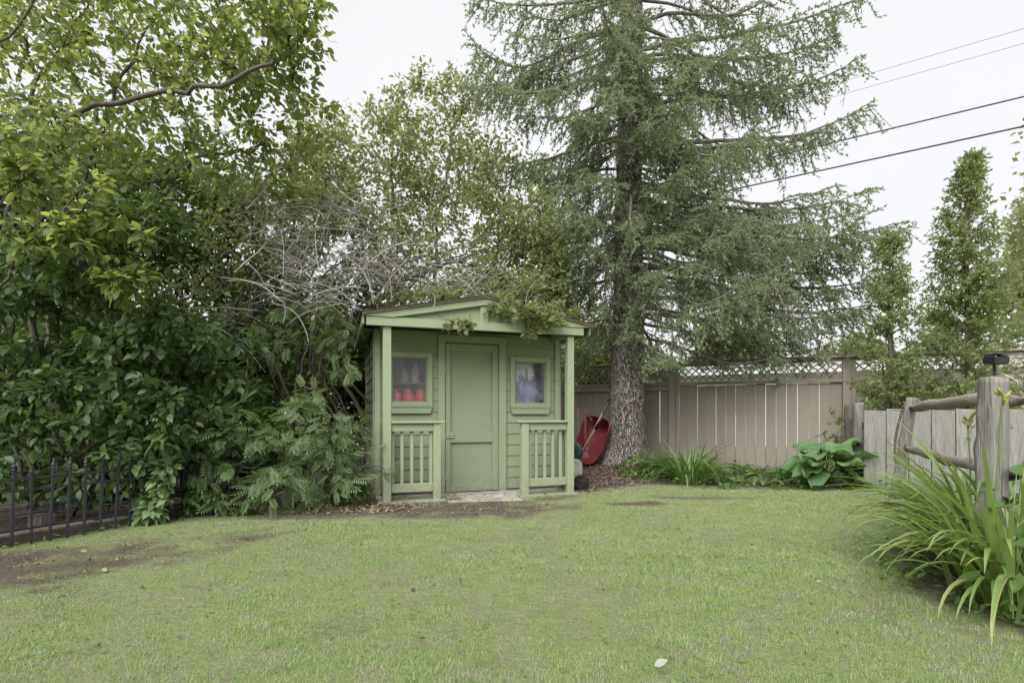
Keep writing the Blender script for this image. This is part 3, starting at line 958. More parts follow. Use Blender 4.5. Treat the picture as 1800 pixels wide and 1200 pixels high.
# camera light on the big post
top = np.array([BP[0] + .005, BP[1], 1.228])
sp = empty('solar_spotlight', top, math.radians(14), 'small black solar spotlight on top of the big knotty post', 'spotlight')
MB().box(-.028, .028, -.024, .024, 0, .008).tube([(0, 0, .006), (0, 0, .085)], .009, 8).build('bracket', M['black'], sp, bevel=0)
hd = MB().box(-.056, .056, -.035, .04, .085, .138).build('lamp_head', M['black'], sp, bevel=.008)
hd.rotation_euler = (.1, 0, 0)
MB().box(-.050, .050, -.055, .045, .1395, .1455).build('solar_panel', flat_mat('solar_panel', (.03, .035, .06), .15, 0, 30, .2, 0), sp, bevel=.002)
for sx in (-.018, .014):
    V_, F_ = tube_vf([(sx, -.0345, .112), (sx, -.041, .112)], [.0095, .008], 10)
    obj('lens', mesh_from('lens', V_, F_, M['steel']), sp)
MB().tube([(.03, .02, .10), (.055, .02, .05), (.05, -.03, .02), (.085, -.06, -.01), (.10, -.06, -.06)], .0018, 6).build('cord', M['white'], sp, True)

# ------------------------------------------------------------------ black iron border fence
A_ = np.array([-3.84, 4.06]); B_ = np.array([-3.27, 5.25])
idir = (B_ - A_) / np.linalg.norm(B_ - A_)
iron = empty('iron_border_fence', (A_[0], A_[1], 0), math.atan2(idir[1], idir[0]), 'low black iron border fence with spear tipped pickets', 'fence')
tall = MB().box(-.0085, .0085, -.0085, .0085, -.04, .575).lathe([(.0085, .575), (.016, .582), (.016, .59), (.009, .597), (.017, .61), (.0145, .622), (.007, .632), (.009, .64), (.0015, .672)], 8)
tall_o = tall.build('picket', M['iron'], iron)
short = MB().box(-.0075, .0075, -.0075, .0075, -.04, .535).lathe([(.0075, .535), (.013, .545), (.0145, .556), (.011, .566), (.003, .572)], 8)
short_o = short.build('picket', M['iron'], iron)
short_o.location = (.1205, 0, .01)
for i in range(-5, 17):
    if i == 1: continue
    o = tall_o if i == 0 else tall_o.copy()
    if i: put(o, iron)
    o.location = (i * .1195, 0, float(gz(A_[0] + idir[0] * i * .12, A_[1] + idir[1] * i * .12)) + rr.uniform(-.006, .006))
    o.rotation_euler = (rr.uniform(-.03, .03), rr.uniform(-.02, .02) + .03, 0)
for zz in (.515, .425, .12):
    MB().box(-.7, 1.98, .009, .024, zz - .009, zz + .009).build('fence_rail', M['iron'], iron)
# timber edging behind it and the pile of spare panels
ed = MB().box(-.9, .62, .07, .19, -.03, .085).build('edging_timber', M['stone'], None, bevel=.012)
ed.location, ed.rotation_euler = iron.location, iron.rotation_euler
tag(ed, 'rough brown edging timber behind the iron border fence', 'edging')
ed = MB().box(.64, 1.5, .08, .19, -.03, .07).build('edging_timber', M['stone'], None, bevel=.012)
ed.location, ed.rotation_euler = iron.location, iron.rotation_euler
tag(ed, 'short edging timber under the broad-leaved clump', 'edging')
pile = empty('spare_fence_panel_pile', (A_[0], A_[1], 0), math.atan2(idir[1], idir[0]), 'flat pile of spare black iron rods behind the border fence', 'rod pile')
for i in range(9):
    MB().tube([(-.9 + rr.uniform(-.2, .1), .34 + rr.uniform(-.06, .12), .16 + i * .012), (1.5 + rr.uniform(-.3, .2), .36 + rr.uniform(-.06, .14), .17 + i * .012 + rr.uniform(-.02, .02))], .009, 6).build('rod', M['iron'], pile)
for xx in (-.6, .3, 1.1):
    MB().box(xx, xx + .1, .28, .5, -.02, .155).build('bearer', M['stone'], pile)

# ------------------------------------------------------------------ wheelbarrow upended by the trunk
wb_y = 9.25
wp = at(1036, 816, wb_y)
wz = float(gz(wp[0], wb_y))
wb = empty('wheelbarrow', (wp[0], wb_y, wz), math.radians(0), 'red wheelbarrow tipped up on its nose between shed and spruce trunk', 'wheelbarrow')


def tray():
    """tub: rim outline swept to a smaller floor; local x width, z length (standing on end), y depth"""
    rows = []
    for s_, dep in ((1.0, 0.0), (.97, .02), (.86, .17), (.74, .255), (.5, .28)):
        ring = []
        for a_ in np.linspace(0, 2 * math.pi, 36, endpoint=False):
            ca, sa = math.cos(a_), math.sin(a_)
            x = .33 * math.copysign(abs(ca) ** .45, ca) * (.80 + .2 * (sa * .5 + .5))
            z = .47 * math.copysign(abs(sa) ** .55, sa)
            ring.append((x * s_, dep, z * s_ - (.03 * (1 - s_))))
        rows.append(ring)
    V_ = [p for r_ in rows for p in r_]
    k = 36
    F_ = []
    for i in range(len(rows) - 1):
        for j in range(k):
            F_.append((i * k + j, i * k + (j + 1) % k, (i + 1) * k + (j + 1) % k, (i + 1) * k + j))
    F_.append(tuple((len(rows) - 1) * k + j for j in range(k)))
    return V_, F_


V_, F_ = tray()
me = mesh_from('tray', V_, F_, M['red'], True)
tr_o = obj('tray', me, wb, (.02, .0, .52), (math.radians(-18), math.radians(12), math.radians(-42)))
tr_o.scale = (.92, .95, .90)
tr_o.location = (.02, .0, .47)
md = tr_o.modifiers.new('thick', 'SOLIDIFY'); md.thickness = .006
rim = MB().tube([V_[j] for j in range(36)] + [V_[0]], .009, 6, False).build('rim', M['red'], tr_o, True)
MB().tube([(-.30, -.16, .02), (.02, -.28, .60), (.30, -.2, 1.12)], [.026, .027, .024], 8).build('handle', M['handle'], wb, True)
MB().tube([(-.36, .12, .10), (-.33, .10, .65), (-.30, .12, 1.05)], .019, 8).build('handle', M['handle'], wb, True)
MB().tube([(.06, -.29, .66), (.26, -.225, 1.06), (.325, -.205, 1.18)], .028, 8).build('hand_grip', M['black'], wb, True)
MB().tube([(-.08, -.12, .98), (.02, -.2, .80)], .014, 6).build('leg', M['black'], wb)
MB().box(-.105, -.075, -.15, -.13, .45, 1.02).build('brace', M['red'], wb)
wl = MB()
prof = [(.06, -.04), (.15, -.042), (.175, -.025), (.18, 0), (.175, .025), (.15, .042), (.06, .04)]
V_, F_ = [], []
for i, (r_, x_) in enumerate(prof):
    for j in range(20):
        a_ = 2 * math.pi * j / 20
        V_.append((x_, r_ * math.cos(a_), r_ * math.sin(a_)))
for i in range(len(prof) - 1):
    for j in range(20):
        F_.append((i * 20 + j, i * 20 + (j + 1) % 20, (i + 1) * 20 + (j + 1) % 20, (i + 1) * 20 + j))
F_ += [tuple(range(20)), tuple(6 * 20 + j for j in range(20))]
obj('wheel', mesh_from('wheel', V_, F_, M['tealpl'], True), wb, (-.30, -.14, .28), (0, 0, 1.1))
MB().tube([(-.30, -.14, .28), (-.05, -.24, .29)], .012, 6).build('axle_bracket', M['red'], wb)
# pale block and black root ball beside the porch
q = on_ground(1014, 856)
bl = MB().prism([(-.05, 0), (.08, 0), (.07, .30), (.03, .36), (-.07, .37)], -.05, .06).build('pale_block', M['concrete'], None, bevel=.01)
bl.location, bl.rotation_euler = (q[0] + .0, q[1] + .05, 0.02), (0, 0, .3)
tag(bl, 'pale broken paving block leaning beside the porch', 'block')
q = on_ground(1021, 862)
rb = crumple('root_ball', M['roots'], None, (q[0], q[1], .10), (.10, .09, .115), 9, 3)
rb.data.polygons.foreach_set('use_smooth', [False] * len(rb.data.polygons))
rt = MB()
r_ = np.random.default_rng(2)
for i in range(45):
    d = r_.normal(size=3); d /= np.linalg.norm(d)
    p0 = d * .09; p1 = d * .135 + r_.normal(size=3) * .03; p1[2] = max(p1[2], -.09)
    rt.tube([p0, (p0 + p1) / 2 + r_.normal(size=3) * .015, p1], [.005, .004, .002], 4)
rt.build('root_tangle', M['roots'], rb)
tag(rb, 'black fibrous root ball lying beside the porch post', 'root ball')

# ------------------------------------------------------------------ beyond the fence: garage, cables
def cable(px, py, z, label, r_, group):
    Y = (z - CAMZ) * FPX / (HOR - py)
    p = np.array([(px - 900) / FPX * Y, Y, z])
    d = np.array([-.835, .55, 0])
    P_ = []
    for t in np.linspace(-14, 45, 40):
        s_ = (t - 2) / 30
        P_.append(p + d * t + np.array([0, 0, .25 * (s_ * s_ - .005)]))
    V_, F_ = tube_vf(P_, r_, 6)
    tag(obj('overhead_cable', mesh_from('overhead_cable', V_, F_, M['cable'], True)), label, 'cable', group)


cable(1800, 170, 7.6, 'thick overhead cable, upper of the two heavy ones crossing behind the spruce', .016, 'overhead cables')
cable(1800, 222, 7.0, 'thick overhead cable, lowest one crossing behind the spruce', .018, 'overhead cables')
cable(1750, 65, 11.0, 'thin faint overhead wire, topmost of all', .005, 'overhead cables')
cable(1770, 85, 10.7, 'thin faint overhead wire just under the topmost', .005, 'overhead cables')

gr = empty('garage', (5.2, 17.5, 0), FANG, 'low white garage with pale roof beyond the lattice fence', 'building')
part('wall', M['stucco'], (-5.5, 11.5, 0, 5, -.1, 2.35), parent=gr, bevel=.02)
MB().prism([(-5.8, 2.36), (11.8, 2.36), (11.4, 2.6), (-5.4, 2.6)], -.4, 5.4).build('roof', M['greyroof'], gr)
part('garage_door', M['white'], (-3.5, -.8, -.03, -.002, -.08, 2.1), parent=gr)
part('window', M['glass'], (1.5, 2.6, -.02, -.003, 1.0, 1.9), parent=gr)
part('fascia', M['white'], (-5.8, 11.8, -.43, -.405, 2.2, 2.36), parent=gr)

# ------------------------------------------------------------------ foliage helpers
def unit(a):
    return a / (np.linalg.norm(a, axis=-1, keepdims=True) + 1e-9)


def leaf_template(kind):
    """x across, y along (base at 0, tip at 1), z up"""
    if kind == 'ovate':        # folded, pointed, drooping tip
        V = np.array([(0, 0, 0), (-.20, .22, .05), (0, .25, 0), (.20, .22, .05), (-.27, .48, .07), (0, .52, .0), (.27, .48, .07), (-.16, .76, .02), (0, .78, -.03), (.16, .76, .02), (0, 1.0, -.10)], float)
        F = [(0, 2, 1), (0, 3, 2), (1, 2, 5), (1, 5, 4), (2, 3, 6), (2, 6, 5), (4, 5, 8), (4, 8, 7), (5, 6, 9), (5, 9, 8), (7, 8, 10), (8, 9, 10)]
    elif kind == 'small':
        V = np.array([(0, 0, 0), (-.27, .42, .07), (0, .5, -.0), (.27, .42, .07), (0, 1.0, -.08)], float)
        F = [(0, 2, 1), (0, 3, 2), (1, 2, 4), (2, 3, 4)]
    elif kind == 'lobed':      # currant / maple like
        V = np.array([(0, 0, 0), (-.45, .30, .05), (-.20, .42, .02), (-.42, .75, .03), (-.14, .68, .0), (0, 1.0, -.05), (.14, .68, .0), (.42, .75, .03), (.20, .42, .02), (.45, .30, .05), (0, .4, -.02)], float)
        F = [(0, 10, 1), (1, 10, 2), (2, 10, 3), (3, 10, 4), (4, 10, 5), (5, 10, 6), (6, 10, 7), (7, 10, 8), (8, 10, 9), (9, 10, 0)]
    elif kind == 'clod':
        V = np.array([(.5, 0, 0), (-.1, .45, .05), (-.45, -.1, 0), (0, -.5, .04), (.05, .0, .38), (0, 0, -.2)], float)
        F = [(0, 1, 4), (1, 2, 4), (2, 3, 4), (3, 0, 4), (1, 0, 5), (2, 1, 5), (3, 2, 5), (0, 3, 5)]
    elif kind == 'needle':
        V = np.array([(-.25, 0, 0), (.25, 0, 0), (0, 1, 0)], float)
        F = [(0, 1, 2)]
    elif kind == 'scale':
        V = np.array([(-.1, 0, 0), (.1, 0, 0), (-.22, .5, 0), (.22, .5, 0), (0, 1, 0)], float)
        F = [(0, 1, 3), (0, 3, 2), (2, 3, 4)]
    elif kind == 'rowan':      # pinnate: 13 leaflets on a rachis
        V, F = [], []
        def lf(base, d, ln):
            d = np.array(d) / np.linalg.norm(d)
            pr = np.array([-d[1], d[0], 0])
            b = len(V)
            for w_, t_, z_ in ((0, 0, 0), (-.13, .35, .03), (0, .4, 0), (.13, .35, .03), (-.11, .7, .01), (.11, .7, .01), (0, 1, -.05)):
                V.append(np.array(base) + d * ln * t_ + pr * ln * w_ + np.array([0, 0, z_ * ln]))
            F.extend([(b, b + 2, b + 1), (b, b + 3, b + 2), (b + 1, b + 2, b + 4), (b + 2, b + 3, b + 5), (b + 4, b + 2, b + 6), (b + 2, b + 5, b + 6)])
        for i in range(6):
            t_ = .22 + i * .125
            z_ = -.16 * t_ * t_
            ln = .30 * (1 - .45 * abs(t_ - .5))
            for s_ in (-1, 1):
                lf((0, t_, z_), (s_ * 1, .45, -.10), ln)
        lf((0, .9, -.13), (0, 1, -.2), .24)
        b = len(V)
        V += [np.array(p) for p in ((-.012, 0, 0), (.012, 0, 0), (-.01, .5, -.04), (.01, .5, -.04), (0, .95, -.145))]
        F += [(b, b + 1, b + 3), (b, b + 3, b + 2), (b + 2, b + 3, b + 4)]
        V = np.array(V)
    return V, np.array(F, int)


TPL = {k: leaf_template(k) for k in ('clod', 'ovate', 'small', 'lobed', 'needle', 'scale', 'rowan')}


def leaf_axes(D, N):
    D = unit(D)
    N = N - D * (N * D).sum(-1, keepdims=True)
    N = unit(N)
    return np.cross(D, N), D, N


def leaf_cloud(kind, P, D, N, size):
    """stamp a template at every P -> V, T"""
    TV, TF = TPL[kind]
    X, Y, Z = leaf_axes(D, N)
    s = np.asarray(size, float)[:, None, None]
    V = P[:, None, :] + s * (TV[None, :, 0:1] * X[:, None] + TV[None, :, 1:2] * Y[:, None] + TV[None, :, 2:3] * Z[:, None])
    T = TF[None] + (np.arange(len(P)) * len(TV))[:, None, None]
    return V.reshape(-1, 3), T.reshape(-1, 3)


TPL_MESH = {}


def leaf_objects(name, kind, mat, parent, P, D, N, size):
    """every leaf an object, one shared mesh"""
    key = (kind, mat.name)
    if key not in TPL_MESH:
        TV, TF = TPL[kind]
        TPL_MESH[key] = fast_mesh(name, TV, TF, mat)
    X, Y, Z = leaf_axes(D, N)
    for i in range(len(P)):
        o = bpy.data.objects.new(name, TPL_MESH[key])
        R = Matrix(np.stack([X[i], Y[i], Z[i]], 1).tolist())
        o.location = P[i]
        o.rotation_euler = R.to_euler()
        o.scale = (size[i],) * 3
        put(o, parent)


def split_leaves(crown, leafname, kind, mat, P, D, N, size, n_own, parent):
    """the n_own leaves that show largest become objects, the rest one crown mesh"""
    x, y = proj(P)
    vis = (x > -40) & (x < 1840) & (y > -40) & (y < 1240) & (P[:, 1] > .5)
    score = np.where(vis, size / np.maximum(P[:, 1], .5), 0)
    # leaves near the front surface first
    order = np.argsort(-score)
    own = np.zeros(len(P), bool)
    own[order[:n_own]] = True
    V, T = leaf_cloud(kind, P[~own], D[~own], N[~own], size[~own])
    c = obj(crown, fast_mesh(crown, V, T, mat), parent)
    c['kind'] = 'stuff'
    if n_own:
        leaf_objects(leafname, kind, mat, c, P[own], D[own], N[own], size[own])
    return c


def polyline(pts, step=.14, jit=.02, rng=RNG):
    """smooth curve through key points"""
    pts = np.asarray(pts, float)
    n = len(pts)
    out = []
    for i in range(n - 1):
        p0, p1, p2, p3 = pts[max(i - 1, 0)], pts[i], pts[i + 1], pts[min(i + 2, n - 1)]
        k = max(2, int(np.linalg.norm(p2 - p1) / step))
        for t in np.arange(k) / k:
            out.append(.5 * ((2 * p1) + (-p0 + p2) * t + (2 * p0 - 5 * p1 + 4 * p2 - p3) * t * t + (-p0 + 3 * p1 - 3 * p2 + p3) * t ** 3))
    out.append(pts[-1])
    out = np.array(out)
    out[1:-1] += rng.normal(size=(len(out) - 2, 3)) * jit
    return out


class Tree:
    """stems, then one branch to every leaf cluster, thickened by the pipe rule"""
    def __init__(s, seed):
        s.r = np.random.default_rng(seed)
        s.P, s.par, s.chains = [], [], []

    def stem(s, pts, jit=.02, attach=-1, step=.14):
        C_ = polyline(pts, step, jit, s.r)
        idx = []
        if attach >= 0: idx.append(attach)
        for p in C_:
            s.P.append(p)
            s.par.append(idx[-1] if idx else -1)
            idx.append(len(s.P) - 1)
        s.chains.append(idx)

    def reach(s, targets, curve=.2, up=.0, low=.6):
        """connect each target to the best existing node"""
        targets = np.asarray(targets)
        A = np.array(s.P)
        d0 = np.linalg.norm(targets[:, None] - A[None], axis=2).min(1)
        for t in targets[np.argsort(d0)]:
            A = np.array(s.P)
            dv = t - A
            d = np.linalg.norm(dv, axis=1)
            cost = d + low * np.clip(A[:, 2] - t[2], 0, None) + .25 * np.clip(.5 - A[:, 2], 0, None) * 4
            j = int(np.argmin(cost))
            p = A[j]
            L_ = d[j]
            if L_ < .05: continue
            k = max(2, int(L_ / .13))
            mid = (p + t) / 2 + s.r.normal(size=3) * L_ * curve * .5 + np.array([0, 0, up * L_])
            idx = [j]
            for u in np.arange(1, k + 1) / k:
                q = (1 - u) ** 2 * p + 2 * u * (1 - u) * mid + u * u * t
                s.P.append(q + (s.r.normal(size=3) * .012 if u < 1 else 0))
                s.par.append(idx[-1])
                idx.append(len(s.P) - 1)
            s.chains.append(idx)

    def radii(s, tip=.0035, ex=2.4, scale=1.0):
        n = len(s.P)
        acc = np.zeros(n)
        kids = np.zeros(n, int)
        for i in range(n):
            if s.par[i] >= 0: kids[s.par[i]] += 1
        for i in range(n - 1, -1, -1):
            if kids[i] == 0: acc[i] += tip ** ex
            if s.par[i] >= 0: acc[s.par[i]] += acc[i] * 1.012
        return np.maximum(acc, tip ** ex) ** (1 / ex) * scale

    def wood(s, name, mat, parent, R, sides=5, keep=None, cap_r=1):
        Vs, Qs, b = [], [], 0
        for ch in s.chains:
            if len(ch) < 2: continue
            P = np.array([s.P[i] for i in ch])
            r = R[ch].copy()
            if len(ch) > 2: r[0] = min(r[0], r[1] * 1.15)
            k = sides if r.max() > .012 else 4 if r.max() > .006 else 3
            V, F = tube_vf(P, np.minimum(r, cap_r), k, False)
            Vs.append(np.array(V)); Qs.append(np.array(F) + b); b += len(V)
        return obj(name, fast_mesh(name, np.concatenate(Vs), np.concatenate(Qs), mat, True), parent)

    def leaf_sites(s, per_m, frac=.75, spread=.05, minlen=0, skip=1, extra=0, twig=.12):
        """positions along the outer part of every branch (and on short side twigs) with the branch direction"""
        PP, DD = [], []
        for ch in s.chains[skip:]:
            P = np.array([s.P[i] for i in ch])
            seg = np.linalg.norm(np.diff(P, axis=0), axis=1)
            L_ = seg.sum()
            if L_ < 1e-3: continue
            cum = np.concatenate([[0], np.cumsum(seg)])
            n_ = max(2, int(per_m * L_ * frac)) + extra
            u = s.r.uniform(max(0, L_ * (1 - frac)), L_, n_)
            u[: max(1, n_ // 4)] = L_ - s.r.uniform(0, .06, max(1, n_ // 4))
            q = np.stack([np.interp(u, cum, P[:, k]) for k in range(3)], 1)
            d = np.stack([np.interp(np.minimum(u + .05, L_), cum, P[:, k]) for k in range(3)], 1) - np.stack([np.interp(np.maximum(u - .05, 0), cum, P[:, k]) for k in range(3)], 1)
            off = unit(s.r.normal(size=(n_, 3)) + unit(d) * .5) * s.r.uniform(0, twig, (n_, 1))
            PP.append(q + off); DD.append(unit(unit(d) * .6 + off / (twig + 1e-6)))
        return np.concatenate(PP), np.concatenate(DD)


def in_blobs(blobs, n, rng, clump=None, surf=.35):
    """n points in a union of ellipsoids given as (px, py, Y, rx, ry(vertical), rdepth, weight)"""
    out = []
    wts = np.array([b_[6] for b_ in blobs], float); wts /= wts.sum()
    for b_, k in zip(blobs, rng.multinomial(n, wts)):
        c = at(b_[0], b_[1], b_[2])
        rx, rz, ry = b_[3] / FPX * b_[2], b_[4] / FPX * b_[2], b_[5]
        d = unit(rng.normal(size=(k, 3)))
        rad = rng.random((k, 1)) ** surf
        out.append(c + d * rad * np.array([rx, ry, rz]))
    return np.concatenate(out)


def droop_leaves(rng, P, D, size, hang=.5, flat=1.0, spread=.6):
    n = len(P)
    D = unit(D + rng.normal(size=(n, 3)) * spread + np.array([0, 0, -hang]))
    N = unit(np.array([0, 0, 1.0]) * flat + rng.normal(size=(n, 3)) * .55)
    return P, D, N, size * rng.uniform(.65, 1.2, n)


# ------------------------------------------------------------------ left thicket: arching shrubs and small trees
def shrub(name, label, cat, seed, stems, blobs, n_clusters, per_m, kind, mat, leaf, n_own, group=None, hang=.5, flat=1.0, twig=.12, curve=.25, up=.05, barkmat=None, frac=.75, tip=.0035, low=.6, scale=1.0, spread=.6, extra=0, more=16):
    LEAFY = 1.5 if kind != 'rowan' else 1.0
    if kind == 'rowan': more = 1
    t = Tree(seed)
    for s_ in stems: t.stem(s_)
    base = np.mean([s_[0] for s_ in stems], axis=0)
    t.reach(in_blobs(blobs, n_clusters, t.r), curve, up, low)
    root = empty(name, (0, 0, 0), 0, label, cat, group)
    R = t.radii(tip, scale=scale)
    tr = t.wood('trunk', barkmat or M['bark'], root, R, 6, cap_r=.09)
    P, D = t.leaf_sites(per_m * LEAFY, frac, skip=len(stems), twig=twig, extra=extra + more)
    if kind == 'rowan':                      # compound leaves held out flat
        D[:, 2] *= .2
        D[:, 1] -= .35
    P, D, N, sz = droop_leaves(t.r, P, D, leaf, hang, flat, spread)
    ok = P[:, 2] > .03
    P, D, N, sz = P[ok], D[ok], N[ok], sz[ok]
    c = split_leaves('crown', 'leaf', kind, mat, P, D, N, sz, n_own, root)
    # the thing's origin at its base
    off = Vector((float(base[0]), float(base[1]), 0))
    root.location = off
    for ch_ in (tr, c):
        ch_.location = -off
    return root, t


g = lambda x, y, z=0.0: (x, y, z)
# T1 big leaning tree whose canopy fills the upper left
shrub('leaning_tree', 'large broadleaf tree with dark limbs arching over the iron border fence', 'tree', 21,
      [[g(-4.9, 5.4), at(60, 520, 5.4), at(105, 235, 5.2), at(240, 172, 5.0), at(380, 150, 4.9), at(480, 112, 4.8)],
       [g(-5.0, 5.5), at(0, 500, 5.6), at(60, 180, 5.6), at(150, 20, 5.6), at(230, -160, 5.6)],
       [g(-4.8, 5.6), at(90, 500, 5.8), at(170, 250, 5.8), at(230, 100, 5.8), at(330, -60, 5.8)],
       [g(-5.1, 5.2), at(-60, 500, 5.2), at(-80, 250, 5.0), at(0, 90, 4.8), at(110, -80, 4.6)],
       [g(-4.7, 5.5), at(110, 560, 5.7), at(180, 380, 5.7), at(300, 300, 5.6), at(430, 260, 5.5)]],
      [(300, -20, 5.2, 270, 120, .8, 5), (450, 60, 5.2, 130, 120, .6, 3), (150, 120, 5.3, 230, 140, .8, 3), (420, 190, 5.4, 170, 90, .6, 3), (80, 260, 5.0, 170, 90, .6, 2.5), (260, 300, 5.3, 200, 90, .6, 2.5),
       (500, 20, 5.0, 75, 90, .4, 2), (-120, 100, 5.0, 150, 200, .8, 1.5), (60, 10, 5.6, 140, 110, .6, 3.2), (110, 60, 6.2, 160, 130, .5, 2.5), (330, 90, 5.9, 200, 100, .5, 2.5), (480, 300, 5.8, 120, 80, .5, 1.5)],
      800, 26, 'ovate', M['leaf_canopy'], .080, 260, 'broadleaf trees of the thicket', .35, .8, .13, more=12)
# T2 dense dark shrub with large leaves behind the iron fence
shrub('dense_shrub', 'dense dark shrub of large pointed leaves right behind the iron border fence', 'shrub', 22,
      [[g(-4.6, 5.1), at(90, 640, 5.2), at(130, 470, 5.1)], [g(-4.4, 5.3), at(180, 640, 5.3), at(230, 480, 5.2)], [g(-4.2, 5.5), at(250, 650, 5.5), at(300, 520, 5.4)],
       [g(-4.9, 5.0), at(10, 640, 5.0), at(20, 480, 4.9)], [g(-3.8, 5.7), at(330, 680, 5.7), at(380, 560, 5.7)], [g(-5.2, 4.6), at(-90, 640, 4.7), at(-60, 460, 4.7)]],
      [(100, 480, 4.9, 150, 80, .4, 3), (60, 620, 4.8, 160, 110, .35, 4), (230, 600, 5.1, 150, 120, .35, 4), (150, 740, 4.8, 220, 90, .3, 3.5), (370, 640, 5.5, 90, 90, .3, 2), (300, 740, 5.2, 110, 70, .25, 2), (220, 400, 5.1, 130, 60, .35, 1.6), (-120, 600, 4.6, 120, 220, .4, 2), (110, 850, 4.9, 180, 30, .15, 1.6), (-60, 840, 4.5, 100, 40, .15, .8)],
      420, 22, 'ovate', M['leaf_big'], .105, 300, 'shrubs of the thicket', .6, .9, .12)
# T2b pale drooping sprays in front, upper left
shrub('drooping_shrub', 'shrub with pale drooping sprays of leaves hanging before the dark thicket', 'shrub', 23,
      [[g(-4.75, 4.75), at(-20, 620, 4.6), at(-10, 380, 4.5), at(60, 300, 4.4)], [g(-4.75, 4.75), at(-40, 620, 4.6), at(60, 420, 4.5), at(150, 330, 4.5)]],
      [(90, 330, 4.4, 120, 45, .25, 2), (180, 400, 4.5, 90, 45, .2, 2), (60, 420, 4.4, 80, 50, .2, 2), (210, 490, 4.6, 40, 50, .15, 1), (30, 260, 4.4, 70, 40, .2, 1)],
      70, 24, 'ovate', M['leaf_canopy'], .10, 200, 'shrubs of the thicket', .5, 1.2, .10)
# T3 many-stemmed shrub leaning right over the shed roof
st3 = []
r3 = np.random.default_rng(33)
for i in range(16):
    b0 = (-3.3 + .15 * i + r3.uniform(-.1, .1), 7.2 + r3.uniform(-.5, .5), 0)
    x_top = 430 + 32 * i + r3.uniform(-40, 40)
    st3.append([b0, at(380 + 15 * i + r3.uniform(-15, 15), 640, 7.2), at(430 + 19 * i, 540 - r3.uniform(0, 40), 7.0), at(x_top, 400 + r3.uniform(-60, 60), 6.8)])
shrub('arching_shrub', 'many-stemmed shrub arching from the thicket over the shed roof', 'shrub', 24, st3,
      [(560, 430, 6.7, 180, 80, .5, 3), (420, 400, 6.6, 130, 90, .5, 2.5), (700, 470, 6.9, 150, 50, .4, 2), (860, 500, 7.0, 120, 28, .3, 1.2), (380, 500, 6.6, 110, 90, .4, 2), (480, 320, 6.6, 120, 60, .5, 2), (540, 520, 6.9, 70, 30, .3, .7)],
      330, 14, 'small', M['leaf_back'], .075, 0, 'shrubs of the thicket', .3, .8, .12, tip=.005, scale=1.35, more=7)
# bare grey twigs tangled in it: hundreds of thin arching sticks
rt_ = np.random.default_rng(25)
Vs, Fs, b_ = [], [], 0
starts = in_blobs([(520, 420, 5.9, 90, 110, .3, 3), (600, 400, 6.0, 110, 90, .3, 3), (560, 490, 6.0, 130, 40, .3, 2), (690, 470, 6.3, 130, 40, .3, 2), (500, 330, 6.0, 60, 50, .25, 1.2), (820, 490, 6.6, 130, 30, .3, 1.4), (430, 560, 6.2, 60, 70, .3, .8)], 430, rt_)
for s0 in starts:
    ang = rt_.normal() * .55 + .25
    d = np.array([math.cos(ang), rt_.normal() * .35, math.sin(ang)])
    if rt_.random() < .18: d[0] *= -1
    ln_ = rt_.uniform(.25, 1.0)
    cv = rt_.normal(size=3) * .10 + np.array([.02, 0, -.09])
    P_ = [s0 - d * ln_ * .5]
    for q_ in range(7):
        d = unit(d + cv + rt_.normal(size=3) * .06)
        P_.append(P_[-1] + d * ln_ / 7)
    r0 = rt_.uniform(.0028, .0062) * (1 + .5 * (ln_ > .8))
    v, f = tube_vf(P_, np.linspace(r0, r0 * .45, 8), 3, False)
    Vs.append(np.array(v)); Fs.append(np.array(f) + b_); b_ += len(v)
root = empty('dead_branch_tangle', (-2.4, 6.1, 0), 0, 'tangle of bare grey dead twigs caught above the shed', 'branches')
wd_ = obj('twig', fast_mesh('twig', np.concatenate(Vs), np.concatenate(Fs), M['lichen'], True), root, (2.4, -6.1, 0))
wd_['kind'] = 'stuff'
# T4 airy tree behind the shed
shrub('airy_tree', 'airy small-leaved tree behind the shed reaching toward the spruce', 'tree', 26,
      [[g(-1.2, 9.4), at(720, 560, 9.3), at(640, 400, 9.2), at(560, 280, 9.0)], [g(-1.0, 9.5), at(770, 560, 9.4), at(770, 400, 9.4), at(790, 280, 9.4), at(800, 180, 9.4)],
       [g(-.6, 9.4), at(850, 560, 9.3), at(880, 420, 9.2), at(900, 300, 9.2)], [g(-.9, 9.2), at(800, 560, 9.1), at(700, 430, 9.0), at(690, 260, 9.0)], [g(-.4, 9.3), at(900, 570, 9.2), at(960, 470, 9.0)]],
      [(640, 320, 9.0, 130, 130, .9, 3.2), (770, 260, 9.3, 100, 140, .9, 2.8), (870, 340, 9.2, 90, 120, .8, 2.2), (760, 420, 9.0, 170, 100, .9, 3), (900, 470, 8.9, 90, 90, .7, 2), (560, 260, 8.8, 60, 70, .6, 1), (800, 170, 9.4, 40, 55, .4, .5), (690, 210, 9.0, 50, 60, .5, .7), (960, 520, 8.6, 50, 70, .5, 1.4), (930, 400, 8.8, 60, 70, .5, 1.2), (860, 510, 8.6, 140, 35, .5, 1.4), (560, 330, 8.6, 80, 100, .6, 1.6), (980, 440, 8.6, 40, 80, .4, .9)],
      1350, 18, 'small', M['leaf_back'], .095, 0, 'broadleaf trees of the thicket', .3, .6, .2, tip=.004, spread=.9)
